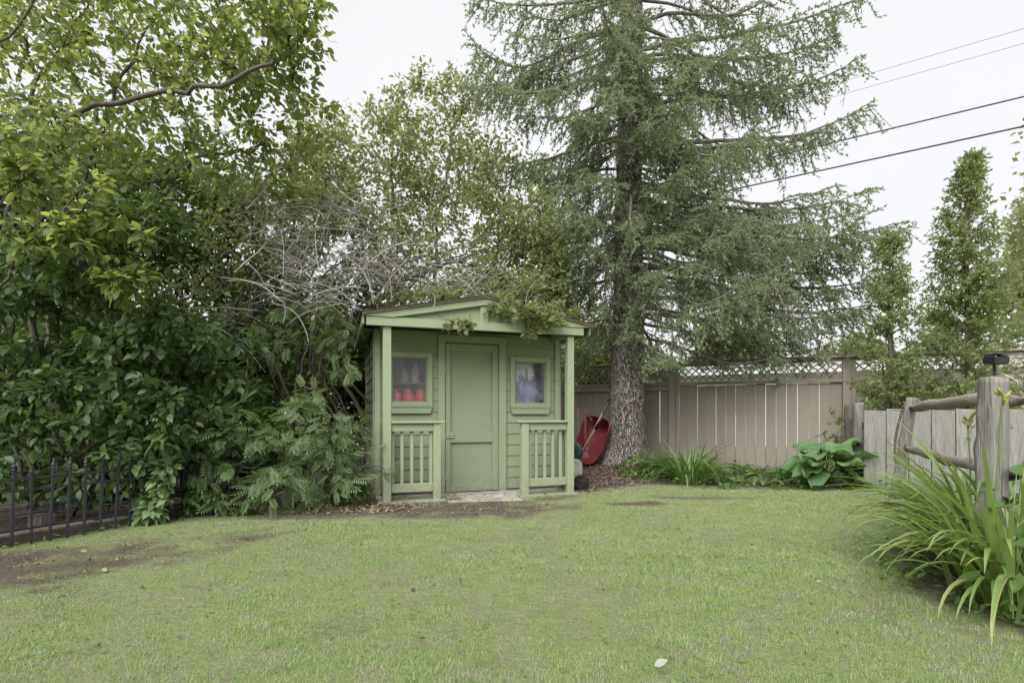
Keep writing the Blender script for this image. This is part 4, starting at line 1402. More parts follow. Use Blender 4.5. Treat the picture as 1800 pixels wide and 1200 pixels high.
# leafy sprays lying over the front of the shed roof
shrub('roof_vine', 'leafy vine trailing over the shed gable', 'vine', 27,
      [[at(960, 520, 7.6), at(900, 522, 7.0), at(860, 524, 6.3)], [at(940, 530, 7.4), at(950, 540, 6.9), at(930, 552, 6.45)], [at(720, 500, 7.0), at(770, 545, 6.1), at(800, 565, 5.98)]],
      [(900, 545, 6.25, 50, 12, .10, 3), (955, 560, 6.4, 40, 14, .08, 2), (810, 568, 6.0, 30, 14, .05, 1.1), (930, 578, 6.35, 12, 14, .04, .5), (870, 528, 6.4, 60, 10, .2, 2), (760, 520, 6.3, 70, 10, .25, 2.2), (690, 530, 6.6, 40, 14, .3, 1.2), (980, 545, 6.9, 40, 14, .2, 1.5)],
      110, 30, 'lobed', M['leaf_back'], .072, 60, None, .3, 1.0, .07)
# background hedges that close the thicket
hb = np.random.default_rng(40)
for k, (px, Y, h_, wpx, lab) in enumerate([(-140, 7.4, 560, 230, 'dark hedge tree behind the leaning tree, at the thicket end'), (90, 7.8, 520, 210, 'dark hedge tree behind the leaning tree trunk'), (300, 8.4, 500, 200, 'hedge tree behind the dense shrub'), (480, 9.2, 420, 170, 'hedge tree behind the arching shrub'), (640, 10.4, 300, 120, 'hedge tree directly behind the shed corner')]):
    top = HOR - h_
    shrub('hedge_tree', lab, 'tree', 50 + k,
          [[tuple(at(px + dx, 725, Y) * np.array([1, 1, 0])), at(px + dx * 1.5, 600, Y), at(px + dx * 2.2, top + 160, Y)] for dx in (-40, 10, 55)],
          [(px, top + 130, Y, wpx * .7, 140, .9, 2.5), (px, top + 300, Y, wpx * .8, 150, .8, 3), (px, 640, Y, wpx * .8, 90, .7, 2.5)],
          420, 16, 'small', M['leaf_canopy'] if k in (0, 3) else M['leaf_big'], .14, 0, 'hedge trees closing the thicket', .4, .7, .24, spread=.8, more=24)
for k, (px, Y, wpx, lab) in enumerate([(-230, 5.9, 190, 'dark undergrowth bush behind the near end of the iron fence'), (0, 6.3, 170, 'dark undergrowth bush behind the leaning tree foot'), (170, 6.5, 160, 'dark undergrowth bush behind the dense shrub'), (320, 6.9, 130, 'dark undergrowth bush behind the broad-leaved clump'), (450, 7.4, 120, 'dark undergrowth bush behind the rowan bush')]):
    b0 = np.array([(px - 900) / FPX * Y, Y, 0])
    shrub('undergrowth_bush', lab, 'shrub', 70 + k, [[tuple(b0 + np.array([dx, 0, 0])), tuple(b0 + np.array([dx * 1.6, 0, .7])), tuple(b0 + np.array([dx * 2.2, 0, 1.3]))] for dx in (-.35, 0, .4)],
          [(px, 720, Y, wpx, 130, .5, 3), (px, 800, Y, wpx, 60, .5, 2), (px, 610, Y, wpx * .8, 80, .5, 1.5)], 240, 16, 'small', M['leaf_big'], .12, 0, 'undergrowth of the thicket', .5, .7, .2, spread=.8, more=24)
# yellow-green bush seen through the stems beside the shed
shrub('lime_bush', 'sunlit lime green bush behind the thicket stems', 'shrub', 60, [[g(-3.6, 11.5), (-3.6, 11.5, 1.2)], [g(-3.0, 11.6), (-2.9, 11.6, 1.3)], [g(-4.4, 11.7), (-4.5, 11.7, 1.2)]],
      [(610, 650, 11.5, 70, 90, .5, 2), (540, 600, 11.5, 80, 80, .5, 1), (480, 640, 11.6, 80, 80, .5, 1)], 200, 20, 'small', M['leaf_canopy'], .12, 0, None, .3, .8, .2, more=24)

# ------------------------------------------------------------------ rowan saplings, low shrubs
shrub('rowan_bush', 'bushy rowan sapling with feathery compound leaves between iron fence and shed', 'shrub', 61,
      [[g(-2.75, 5.75), at(440, 800, 5.65), at(430, 720, 5.6)], [g(-2.5, 5.8), at(500, 790, 5.7), at(530, 700, 5.65)], [g(-2.3, 5.9), at(560, 800, 5.75), at(600, 720, 5.7)], [g(-2.9, 5.6), at(380, 810, 5.5), at(360, 740, 5.45)]],
      [(400, 770, 5.4, 80, 65, .25, 3), (530, 760, 5.55, 90, 70, .25, 3.5), (600, 790, 5.7, 55, 70, .15, 2), (440, 850, 5.3, 110, 40, .2, 2.5), (560, 850, 5.6, 80, 40, .15, 2), (540, 705, 5.65, 30, 25, .15, .8)],
      210, 9, 'rowan', M['leaf_rowan'], .185, 300, None, .15, 1.5, .08, extra=1, spread=.5)
shrub('rowan_sapling', 'taller rowan sapling leaning toward the shed eave', 'shrub', 62,
      [[g(-2.45, 6.3), at(520, 700, 6.3), at(545, 600, 6.2), at(560, 545, 6.1)], [g(-2.45, 6.35), at(560, 650, 6.3), at(590, 590, 6.2)]],
      [(540, 560, 6.15, 60, 45, .25, 2), (590, 590, 6.2, 45, 40, .2, 1.5), (480, 590, 6.2, 50, 45, .25, 1), (610, 650, 6.2, 25, 20, .1, .5)],
      60, 10, 'rowan', M['leaf_rowan'], .18, 90, None, .5, 1.2, .06, extra=1)
shrub('rowan_shoot', 'small bright rowan shoot crossing the left porch post', 'shrub', 63,
      [[tuple(np.array([-1.62, 5.86, 0])), at(640, 830, 5.85), at(672, 822, 5.84)], [(-1.64, 5.9, 0), at(645, 760, 5.86), at(655, 740, 5.86)]],
      [(680, 826, 5.84, 14, 8, .03, 1), (650, 742, 5.85, 10, 8, .03, 1)], 7, 9, 'rowan', M['leaf_low'], .17, 20, None, .3, 1.2, .03, extra=1)
shrub('broad_leaved_clump', 'low clump of broad soft leaves spilling over the iron border fence', 'shrub', 64,
      [[g(-3.45, 5.12), at(250, 880, 5.05), at(245, 830, 5.0)], [g(-3.4, 5.1), at(280, 880, 5.05), at(285, 820, 5.05)], [g(-3.5, 5.1), at(225, 870, 5.0), at(215, 810, 5.0)]],
      [(250, 850, 4.95, 55, 45, .12, 3), (225, 815, 4.95, 30, 25, .1, 1), (290, 830, 5.0, 30, 35, .1, 1), (265, 895, 4.9, 25, 18, .08, .8)], 44, 22, 'ovate', M['leaf_rowan'], .115, 150, 'low clumps under the thicket', .25, 1.2, .06)
shrub('bedding_clump', 'low green clump between rowan bush and shed corner', 'shrub', 65,
      [[g(-1.95, 5.85), at(605, 850, 5.8)], [g(-1.85, 5.9), at(625, 850, 5.8)]], [(600, 855, 5.75, 45, 30, .1, 2), (630, 865, 5.8, 20, 20, .08, 1)], 24, 26, 'ovate', M['leaf_low'], .075, 80, 'low clumps under the thicket', .25, 1.2, .05)
shrub('bedding_clump', 'low green clump at the foot of the rowan bush, beside iron fence end', 'shrub', 66,
      [[g(-3.05, 5.35), at(365, 870, 5.3)], [g(-2.9, 5.4), at(400, 870, 5.35)]], [(350, 880, 5.25, 40, 25, .1, 2), (430, 900, 5.3, 40, 15, .1, 1)], 26, 24, 'ovate', M['leaf_low'], .08, 80, 'low clumps under the thicket', .25, 1.2, .05)
shrub('bramble', 'mid green leafy bramble climbing between dense shrub and rowan bush', 'shrub', 67,
      [[g(-3.1, 6.0), at(400, 760, 5.9), at(410, 660, 5.8)], [g(-3.0, 6.0), at(440, 740, 5.9), at(450, 640, 5.8)]],
      [(400, 690, 5.7, 70, 60, .2, 2), (450, 730, 5.75, 60, 50, .2, 2), (350, 720, 5.6, 50, 60, .2, 1.5)], 60, 22, 'ovate', M['leaf_low'], .085, 100, 'shrubs of the thicket', .4, 1.0, .08)

# ------------------------------------------------------------------ big spruce
class Twigs:
    """collects twig segments, turns them into thin wood and needles"""
    def __init__(s): s.a, s.b, s.r = [], [], []

    def add(s, a, b, r): s.a.append(a); s.b.append(b); s.r.append(r)

    def arrays(s): return np.array(s.a), np.array(s.b), np.array(s.r)


def needles(rng, A, B, per_m, ln, kind='needle', upbias=.4, fwd=.75, wob=1.0):
    seg = B - A
    Ls = np.linalg.norm(seg, axis=1)
    cnt = np.maximum(2, (Ls * per_m).astype(int))
    idx = np.repeat(np.arange(len(A)), cnt)
    u = rng.random(len(idx))[:, None]
    P = A[idx] + seg[idx] * u
    d = unit(seg[idx])
    side = rng.normal(size=(len(idx), 3)) * wob
    side -= d * (side * d).sum(1, keepdims=True)
    side = unit(side) + np.array([0, 0, upbias])
    D = unit(d * fwd + side * .7)
    N = unit(np.cross(D, rng.normal(size=D.shape)))
    return leaf_cloud(kind, P, D, N, ln * rng.uniform(.7, 1.25, len(idx)))


def thin_wood(A, B, R, R2=None):
    """3-sided sticks for many segments at once"""
    d = unit(B - A)
    ref = np.where(np.abs(d[:, 2:3]) > .9, np.array([[1.0, 0, 0]]), np.array([[0, 0, 1.0]]))
    u = unit(np.cross(d, ref)); v = np.cross(d, u)
    V = []
    for P, rr_ in ((A, R), (B, R * .6 if R2 is None else R2)):
        for k in range(3):
            a_ = 2 * math.pi * k / 3
            V.append(P + rr_[:, None] * (math.cos(a_) * u + math.sin(a_) * v))
    V = np.stack(V, 1)
    F = np.array([(0, 1, 4, 3), (1, 2, 5, 4), (2, 0, 3, 5)])
    T = F[None] + (np.arange(len(A)) * 6)[:, None, None]
    return V.reshape(-1, 3), T.reshape(-1, 4)


rs = np.random.default_rng(77)
TX, TY = TREE
tz0 = float(gz(TX, TY))
spruce = empty('spruce_tree', (TX, TY, tz0), 0, 'tall old spruce with drooping branches standing before the board fence', 'tree')
H = 14.5


def trunk_xy(z): return np.array([.10 * (z / 8) + .02 * math.sin(z * .9), .0])


def trunk_r(z):
    return (.30 * max(0.0, 1 - z / H) ** .75 + .02) + .17 * math.exp(-z / .30) + .03 * math.exp(-z / 1.2)


V_, F_ = [], []
zs = np.concatenate([np.linspace(-.15, .8, 16), np.linspace(.95, 3.2, 24), np.linspace(3.4, H, 36)])
KS = 44
ph = rs.random(12) * 6.28
for z in zs:
    c_ = trunk_xy(z)
    for j in range(KS):
        a_ = 2 * math.pi * j / KS
        rad = trunk_r(max(z, 0)) * (1 + .05 * math.sin(2 * a_ + ph[0]) + .03 * math.sin(5 * a_ + ph[1] + z)) + .07 * math.exp(-max(z, 0) / .28) * (math.sin(5 * a_ + ph[2]) + .5 * math.sin(3 * a_ + ph[3]))
        rad += rs.normal() * .007
        V_.append((c_[0] + rad * math.cos(a_), c_[1] + rad * math.sin(a_), z))
for i in range(len(zs) - 1):
    for j in range(KS):
        F_.append((i * KS + j, i * KS + (j + 1) % KS, (i + 1) * KS + (j + 1) % KS, (i + 1) * KS + j))
obj('trunk', fast_mesh('trunk', np.array(V_), np.array(F_), M['sprucebark'], True), spruce)

green, dead = Twigs(), Twigs()
limbs_V, limbs_F, lb = [], [], 0
nb = 0


def env(az, z):
    """how far limbs reach at height z toward azimuth az (0 = right of picture)"""
    right = np.interp(z, [1.6, 2.4, 3.5, 4.7, 5.6, 6.6, 8.5, 11, 14], [2.4, 3.5, 4.0, 3.6, 3.1, 3.4, 3.4, 2.4, .5])
    left = np.interp(z, [1.6, 2.4, 3.5, 4.7, 5.6, 6.6, 8.5, 11, 14], [.9, 1.3, 1.9, 2.2, 2.4, 3.0, 2.8, 2.0, .5])
    c_ = math.cos(az) * .5 + .5
    return left + (right - left) * c_


def foliage_branch(P0, az, L_, pitch0, droop, upturn, full=1.0, fstart=.3):
    """one limb with flat side sprays and hanging branchlets"""
    global lb
    n = max(6, int(L_ / .13))
    d2 = np.array([math.cos(az), math.sin(az)])
    pts = [np.array(P0)]
    wob = rs.normal() * .12
    for i in range(n):
        t = i / n
        pit = pitch0 - droop * math.sin(min(1, t * 1.25) * math.pi) * 1.0 + upturn * max(0, t - .6) / .4
        aa = az + wob * math.sin(t * 4)
        st = L_ / n
        pts.append(pts[-1] + st * np.array([math.cos(aa) * math.cos(pit), math.sin(aa) * math.cos(pit), math.sin(pit)]) + rs.normal(size=3) * .008)
    pts = np.array(pts)
    r0 = .010 + .0075 * L_
    R_ = r0 * (1 - np.linspace(0, 1, len(pts))) ** .8 + .004
    v, f = tube_vf(pts, R_, 6, False)
    limbs_V.append(np.array(v)); limbs_F.append(np.array(f) + lb); lb += len(v)
    for i in range(1, len(pts)):
        t = i / (len(pts) - 1)
        p, d = pts[i], unit(pts[i] - pts[i - 1])
        if t < fstart:
            # bare dead twigs near the trunk
            if rs.random() < .55:
                e = p + np.array([rs.normal() * .18, rs.normal() * .18, -rs.uniform(.12, .6)])
                m_ = (p + e) / 2 + rs.normal(size=3) * .05
                dead.add(p, m_, .005); dead.add(m_, e, .003)
            continue
        sd = np.cross(d, [0, 0, 1.0]); sd = unit(sd)
        prof = math.sin(min(1, (t - fstart) / (1 - fstart) * .9 + .12) * math.pi) ** .6
        lat = (.20 + .50 * prof * min(1, L_ / 3)) * full
        for s_ in (-1, 1):
            if rs.random() > .88 * full: continue
            ll = lat * rs.uniform(.55, 1.15)
            dirv = unit(sd * s_ * rs.uniform(.6, 1.0) + d * rs.uniform(.4, .9) + np.array([0, 0, rs.uniform(-.8, .05)]))
            q = p.copy()
            ns = max(2, int(ll / .11))
            for k in range(ns):
                dirv = unit(dirv + np.array([0, 0, -.10]) + rs.normal(size=3) * .07)
                q2 = q + dirv * (ll / ns)
                green.add(q, q2, .004)
                sp_ = unit(np.cross(dirv, [0, 0, 1.0]))
                for s2 in (-1, 1):
                    if rs.random() < .8:
                        sl2 = rs.uniform(.06, .17) * (1 - .5 * k / ns)
                        e = q2 + unit(sp_ * s2 + dirv * .8 + np.array([0, 0, rs.uniform(-.4, .1)])) * sl2
                        green.add(q2, e, .0025)
                q = q2
        # hanging branchlets
        for _h in range(int(rs.random() < .85 * full) + int(rs.random() < .6 * (full - .3)) + int(rs.random() < .5 * (full - .6))):
            hl = rs.uniform(.3, 1.15) * (.5 + .6 * (1 - t)) * min(1, L_ / 2.5 + .3)
            hl = min(hl, max(.08, p[2] - 1.65))
            q = p.copy()
            dirv = unit(np.array([rs.normal() * .3, rs.normal() * .3, -1]) + d * .35)
            tgt = dead if (t < fstart + .18 and rs.random() < .55) or rs.random() < .16 else green
            ns = max(2, int(hl / .12))
            for k in range(ns):
                q2 = q + unit(dirv + rs.normal(size=3) * .12) * hl / ns
                tgt.add(q, q2, .004)
                for _ in range(2):
                    if rs.random() < .75:
                        e = q2 + unit(np.array([rs.normal() * .7, rs.normal() * .7, -.7])) * rs.uniform(.05, .15)
                        tgt.add(q2, e, .0025)
                q = q2
    # leader tip
    green.add(pts[-2], pts[-1], .004)
    return pts


z = 2.05
az = 0.3
while z < 13.8:
    lush_w = rs.uniform(.75, 1.25)
    for _w in range(int(np.interp(z, [2, 6, 12], [5, 5, 5]))):
        az += 2 * math.pi / 5 + rs.normal() * .35
        zz = z + rs.normal() * .09
        L_ = env(az, zz) * rs.uniform(.62, 1.04)
        if zz < 3.0 and (math.sin(az) < -.2 and math.cos(az) < .5): L_ *= .55
        c_ = trunk_xy(zz)
        p0 = np.array([c_[0], c_[1], zz]) + trunk_r(zz) * .8 * np.array([math.cos(az), math.sin(az), 0])
        lush = lush_w * rs.choice([.55, .95, 1.2, 1.35])
        foliage_branch(p0, az, L_, np.interp(zz, [1.5, 3, 6, 10, 14], [.05, -.10, -.16, .1, .7]) + rs.normal() * .14, np.interp(zz, [2, 3.5], [.10, .34]) + .25 * rs.random(), np.interp(zz, [2, 6, 10], [.5, .8, .7]), lush, np.interp(zz, [1.5, 5, 9, 14], [.28, .20, .16, .1]) + rs.uniform(-.08, .12))
    az += .7
    z += np.interp(z, [2, 6, 12], [.52, .56, .7]) * rs.uniform(.75, 1.25)
# a few placed limbs that make the outline (tips seen against the sky and the low sprays)
for (px, py, ln_z) in [(1520, 190, 5.6), (1490, 25, 7.4), (1475, 130, 6.4), (1450, 335, 4.9), (1560, 405, 4.35), (1500, 350, 4.6), (840, 175, 7.6), (848, 30, 8.4), (860, 300, 5.9), (1500, 445, 4.0), (1540, 500, 3.5), (1480, 560, 3.0), (1400, 590, 2.8), (1300, 600, 2.7), (1180, 600, 2.5), (1530, 440, 4.2), (1470, 480, 3.9), (1510, 550, 3.2), (1440, 520, 3.4), (1380, 620, 2.5), (1460, 400, 4.5), (1420, 260, 5.6), (1400, 160, 6.6), (1440, 80, 7.2), (900, 90, 7.8), (930, 230, 6.6), (960, 380, 5.2), (1000, 480, 4.0), (960, 330, 5.7), (985, 430, 4.9), (1005, 560, 3.6), (985, 520, 4.1), (1030, 610, 2.9)]:
    tgt = at(px, py, TY - .25) - np.array([TX, TY, tz0])
    p0 = np.array([trunk_xy(ln_z)[0], 0, ln_z])
    L_ = np.linalg.norm(tgt - p0) * 1.06
    aa = math.atan2(-.25 - .1 * rs.random() * L_, tgt[0])
    pit = math.asin(np.clip((tgt[2] - p0[2]) / L_, -1, 1))
    foliage_branch(p0, aa, L_, pit + .05, .16, .35, 1.0, .38)
# low near sprays in front of the trunk (bright clumps)
for (px, py, lz, Yo) in [(1090, 320, 4.6, -1.5), (1130, 240, 5.6, -1.3), (1050, 440, 4.0, -1.5), (1110, 590, 2.6, -1.2), (1160, 480, 3.6, -1.7), (1190, 420, 4.2, -1.6), (1240, 560, 2.9, -1.8), (1030, 300, 5.0, -1.4), (1170, 640, 2.3, -1.7), (1220, 190, 6.1, -1.6), (1150, 100, 7.1, -1.5), (1270, 420, 4.2, -2.0), (1330, 500, 3.6, -1.9), (1400, 450, 4.0, -1.4), (1110, 160, 6.7, -1.2), (1080, 250, 5.6, -1.0), (1120, 380, 4.4, -1.1), (1140, 530, 3.2, -1.2), (1060, 540, 3.3, -1.0), (1120, 40, 7.7, -1.2), (1180, 330, 5.0, -1.5), (1200, 270, 5.4, -1.3), (1260, 330, 5.0, -1.6), (1210, 60, 7.6, -1.4), (1300, 250, 5.8, -1.5), (1320, 400, 4.6, -2.0), (1090, 470, 3.8, -1.2), (1130, 20, 8.0, -.9), (1100, 100, 7.3, -.9), (1140, 180, 6.5, -.9), (1050, 150, 6.9, -1.2), (1190, 130, 6.8, -1.2), (1080, 400, 4.3, -.9), (1010, 220, 6.2, -1.2)]:
    tgt = at(px, py, TY + Yo) - np.array([TX, TY, tz0])
    p0 = np.array([trunk_xy(lz)[0], 0, lz])
    L_ = np.linalg.norm(tgt - p0) * 1.05
    aa = math.atan2(tgt[1], tgt[0])
    foliage_branch(p0, aa, L_, math.asin(np.clip((tgt[2] - p0[2]) / L_, -1, 1)) + .1, .2, .15, 1.0, .45)
obj('limb', fast_mesh('limb', np.concatenate(limbs_V), np.concatenate(limbs_F), M['limb'], True), spruce)['kind'] = 'stuff'
A, B, R_ = green.arrays()
print('spruce twigs', len(A), np.linalg.norm(B - A, axis=1).sum())
V1, T1 = needles(rs, A, B, 96, .042)
cr = obj('crown', fast_mesh('crown', V1, T1, M['needle']), spruce)
cr['kind'] = 'stuff'
A2, B2, R2_ = dead.arrays()
kp = R_ > .003
V1, T1 = thin_wood(np.concatenate([A[kp], A2]), np.concatenate([B[kp], B2]), np.concatenate([R_[kp], R2_ * 1.3]))
obj('twig', fast_mesh('twig', V1, T1, M['limb']), spruce)['kind'] = 'stuff'
V1, T1 = needles(rs, A2, B2, 42, .030, upbias=0)
obj('dead_spray', fast_mesh('dead_spray', V1, T1, M['needle_dead']), spruce)['kind'] = 'stuff'

# ------------------------------------------------------------------ cedars before the fence
def cedar(px, Y, h_, wid, seed, label, dens=1.0, bare=.18, mat=None, name='cedar_tree'):
    r_ = np.random.default_rng(seed)
    x = (px - 900) / FPX * Y
    root = empty(name, (x, Y, 0), 0, label, 'tree', 'slim cedars along the fence')
    tw = Twigs()
    tp = polyline([(0, 0, -.1), (.03, .02, h_ * .35), (-.03, 0, h_ * .7), (.02, 0, h_)], .2, .008, r_)
    k = len(tp)
    V_, F_ = tube_vf(tp, np.linspace(.05 * h_ / 4, .008, k), 7)
    V2, F2 = tube_vf(tp + np.array([.06, .02, 0]) * np.linspace(.5, 1.2, k)[:, None], np.linspace(.03, .004, k), 5)
    V_ = list(V_) + list(V2); F_ = list(F_) + [tuple(i + k * 7 for i in f) for f in F2]
    obj('trunk', mesh_from('trunk', V_, F_, M['bark'], True), root)
    nb_ = int(46 * h_ * dens)
    for i in range(nb_):
        t = r_.random() ** 1.3 * .985
        z = h_ * (.05 + .95 * t)
        if z < 2.1 and r_.random() < .62: continue
        c_ = np.array([np.interp(z, tp[:, 2], tp[:, k_]) for k_ in range(3)])
        L_ = wid * (1 - t) ** .9 * r_.uniform(.45, 1.05) + .05
        a_ = r_.uniform(0, 6.283)
        d = np.array([math.cos(a_), math.sin(a_), r_.uniform(.15, .8)])
        q = c_
        ns = max(2, int(L_ / .1))
        for s_ in range(ns):
            d = unit(d + np.array([0, 0, .05]) + r_.normal(size=3) * .1)
            q2 = q + d * L_ / ns
            if s_ / ns > bare or L_ < .2:
                tw.add(q, q2, .004)
                pl = unit(np.cross(d, r_.normal(size=3)))
                for s2 in (-1, 1):
                    for rep in range(2):
                        e = q + (q2 - q) * r_.random() + unit(pl * s2 + d * .7 + r_.normal(size=3) * .25) * r_.uniform(.06, .17)
                        tw.add(q2, e, .002)
            else:
                tw.add(q, q2, .006)
            q = q2
    A, B, R_ = tw.arrays()
    V1, T1 = needles(r_, A, B, 52, .046, 'scale', .2, .9)
    c_ = obj('crown', fast_mesh('crown', V1, T1, mat or M['cedar']), root)
    c_['kind'] = 'stuff'
    kp = R_ > .003
    V1, T1 = thin_wood(A[kp], B[kp], R_[kp])
    obj('twig', fast_mesh('twig', V1, T1, M['bark']), root)['kind'] = 'stuff'
    return root


cedar(1566, 7.85, 3.75, .95, 81, 'shorter slim cedar between the plank gate and the board fence', 2.7)
cedar(1702, 7.45, 4.7, 1.15, 82, 'tallest slim cedar standing behind the big knotty post', 2.8)
# trees beyond the lane
def far_tree(px, Y, top_py, wpx, seed, label, kind='small', mat=None, leaf=.3, n_=170, name='far_tree', low=.3):
    base = np.array([(px - 900) / FPX * Y, Y, 0])
    hpx = HOR - top_py
    shrub(name, label, 'tree', seed, [[tuple(base), at(px, 660, Y), at(px + 5, HOR - hpx * .6, Y)], [tuple(base + np.array([.2, 0, 0])), at(px + wpx * .2, HOR - hpx * .4, Y)]],
          [(px, HOR - hpx * .7, Y, wpx * .4, hpx * .3, wpx / FPX * Y * .4, 2), (px, HOR - hpx * .42, Y, wpx * .55, hpx * .32, wpx / FPX * Y * .5, 3)], n_, 4, kind, mat or M['leaf_back'], leaf, 0, 'trees beyond the lane', .3, .6, .6, tip=.012, extra=10, spread=.9)


far_tree(1036, 15.0, 560, 110, 91, 'pale green tree beyond the fence between shed and spruce', mat=M['leaf_canopy'], leaf=.2)
far_tree(1290, 22.0, 560, 170, 92, 'dim tree beyond the lane seen under the spruce limbs', leaf=.3)
far_tree(1500, 24.0, 590, 120, 93, 'small far tree beyond the lane left of the cedars', leaf=.3)
far_tree(1660, 26.0, 540, 100, 94, 'bluish far tree seen between the slim cedars', mat=M['needle'], leaf=.28)
far_tree(1840, 15.0, 330, 150, 95, 'tall tree beyond the lane past the tallest cedar', leaf=.22)
far_tree(1900, 11.0, 110, 180, 97, 'high tree at the lane end whose twig tips reach the cables', leaf=.16, n_=160)

# ------------------------------------------------------------------ bed plants along the fence
def blade_mesh(L_, lean, bend, wid, seed):
    """arching strap leaf, local: grows from origin, leans toward +x"""
    r_ = np.random.default_rng(seed)
    n = 9
    P = [np.zeros(3)]
    ang = lean
    tw = r_.normal() * .25
    for i in range(n):
        ang += bend / n * (1 + .8 * i / n)
        P.append(P[-1] + L_ / n * np.array([math.sin(ang), tw * i / n * .25, math.cos(ang)]))
    V, F = [], []
    for i, p in enumerate(P):
        t = i / n
        w_ = wid * (.75 + .5 * math.sin(min(1, t * 1.6) * math.pi * .5)) * (1 - t ** 3.0) * .5 + .0006
        V += [p + np.array([0, -w_, .25 * w_]), p + np.array([0, 0, -.15 * w_]), p + np.array([0, w_, .25 * w_])]
    for i in range(n):
        a_ = i * 3
        F += [(a_, a_ + 1, a_ + 4, a_ + 3), (a_ + 1, a_ + 2, a_ + 5, a_ + 4)]
    return V, F


BLADES, FANS = [], []
for k in range(18):
    r_ = random.Random(k)
    V_, F_ = blade_mesh(r_.uniform(.85, 1.1), r_.uniform(.0, .22), r_.uniform(.45, 1.95), .034, k)
    BLADES.append(mesh_from('leaf_blade', V_, F_, M['blade'], True))
    FANS.append(mesh_from('leaf_blade', V_, F_, M['blade_green'], True))


def strap_clump(name, label, cat, x, y, n, h_, rad, seed, group=None, bias=None, meshes=None):
    r_ = np.random.default_rng(seed)
    root = empty(name, (x, y, float(gz(x, y))), 0, label, cat, group)
    for i in range(n):
        o = bpy.data.objects.new('leaf_blade', (meshes or BLADES)[r_.integers(len(BLADES))])
        a_ = r_.uniform(0, 6.283) if bias is None or r_.random() < .62 else bias + r_.normal() * .6
        rr_ = rad * math.sqrt(r_.random())
        o.location = (rr_ * math.cos(a_ + r_.normal() * .5), rr_ * math.sin(a_ + r_.normal() * .5), -.01)
        o.rotation_euler = (r_.normal() * .08, r_.normal() * .10, a_)
        s_ = h_ * r_.uniform(.6, 1.1)
        o.scale = (s_, s_ * r_.uniform(.8, 1.15) * (.75 / max(h_, .4)) ** .4, s_)
        put(o, root)
    return root


q = on_ground(1210, 850)
strap_clump('daylily_clump', 'daylily clump with grassy leaves growing beside the spruce trunk', 'daylily', q[0], q[1], 130, .88, .22, 201, None, None, FANS)
LG = 'daylilies in the bed by the split rail fence'
for k, (x, y, n, h_, bias, lab) in enumerate([
        (3.22, 3.62, 90, .98, .9, 'large daylily clump arching over the lawn edge below the split rails'),
        (2.80, 3.06, 85, .92, 1.05, 'daylily clump on the lawn side of the big knotty post'),
        (2.66, 2.78, 75, .88, 1.2, 'daylily clump in front of the big knotty post'),
        (3.75, 4.35, 60, .90, .95, 'daylily clump between the split rails and the leaning post'),
        (3.12, 3.42, 90, 1.15, .8, 'daylily clump behind the big knotty post'),
        (2.95, 3.0, 60, .98, .5, 'daylily clump beyond the big knotty post under the outer rails')]):
    strap_clump('daylily_clump', lab, 'daylily', x, y, n, h_, .2, 202 + k, LG, math.pi * bias)
# flower scapes with buds
for k, (x, y, h_, lx, lab) in enumerate([(2.95, 3.40, .98, -.02, 'slender daylily flower stalk with buds before the split rails'), (2.66, 2.92, 1.12, .05, 'daylily flower stalk with fat pale buds beside the big post'), (2.72, 2.86, 1.02, .10, 'shorter daylily flower stalk right of the big post')]):
    sc_ = empty('flower_stalk', (x, y, 0), 0, lab, 'flower stalk', 'daylily flower stalks')
    P_ = polyline([(0, 0, 0), (lx * .2, 0, h_ * .5), (lx, 0, h_)], .1, .002)
    MB().tube(P_, np.linspace(.0055, .0035, len(P_)), 6).build('stem', M['blade'], sc_, True)
    r_ = np.random.default_rng(k + 5)
    for j in range(6):
        a_ = r_.uniform(0, 6.28)
        d = np.array([math.cos(a_) * .6, math.sin(a_) * .6, .8])
        p0 = np.array([lx, 0, h_ - .012 * j])
        ln_ = r_.uniform(.03, .065)
        MB().tube([p0, p0 + d * .02, p0 + d * (.02 + ln_ * .5), p0 + d * (.02 + ln_)], [.003, .006, .0105, .002], 7).build('bud', M['bud'], sc_, True)


def big_leaf_mesh(seed, ruffle=.11, n=14, rows=7, aspect=.85):
    """rhubarb / hosta leaf: heart shaped, ruffled, ribbed"""
    r_ = np.random.default_rng(seed)
    V, F = [], []
    ph_ = r_.random(4) * 6
    for i in range(rows + 1):
        t = i / rows
        for j in range(n + 1):
            u = j / n * 2 - 1
            w_ = aspect * .5 * (math.sin(math.pi * min(1, t * .92 + .08)) ** .7) * (1.15 - .45 * t)
            x = u * w_
            y = t - (1 - t) * .14 * abs(u) ** 1.5 * 1.0
            z = .10 * abs(u) ** 1.3 - .22 * t * t + ruffle * abs(u) * math.sin(9 * t + 5 * u + ph_[0]) + .012 * math.cos(u * 14)
            V.append((x, y, z))
    for i in range(rows):
        for j in range(n):
            a_ = i * (n + 1) + j
            F.append((a_, a_ + 1, a_ + n + 2, a_ + n + 1))
    return V, F


RHU = [mesh_from('leaf', *big_leaf_mesh(k), M['leaf_rhubarb'], True) for k in range(4)]
HOS = [mesh_from('leaf', *big_leaf_mesh(k + 9, .03, 8, 5, .6), M['leaf_low'], True) for k in range(4)]


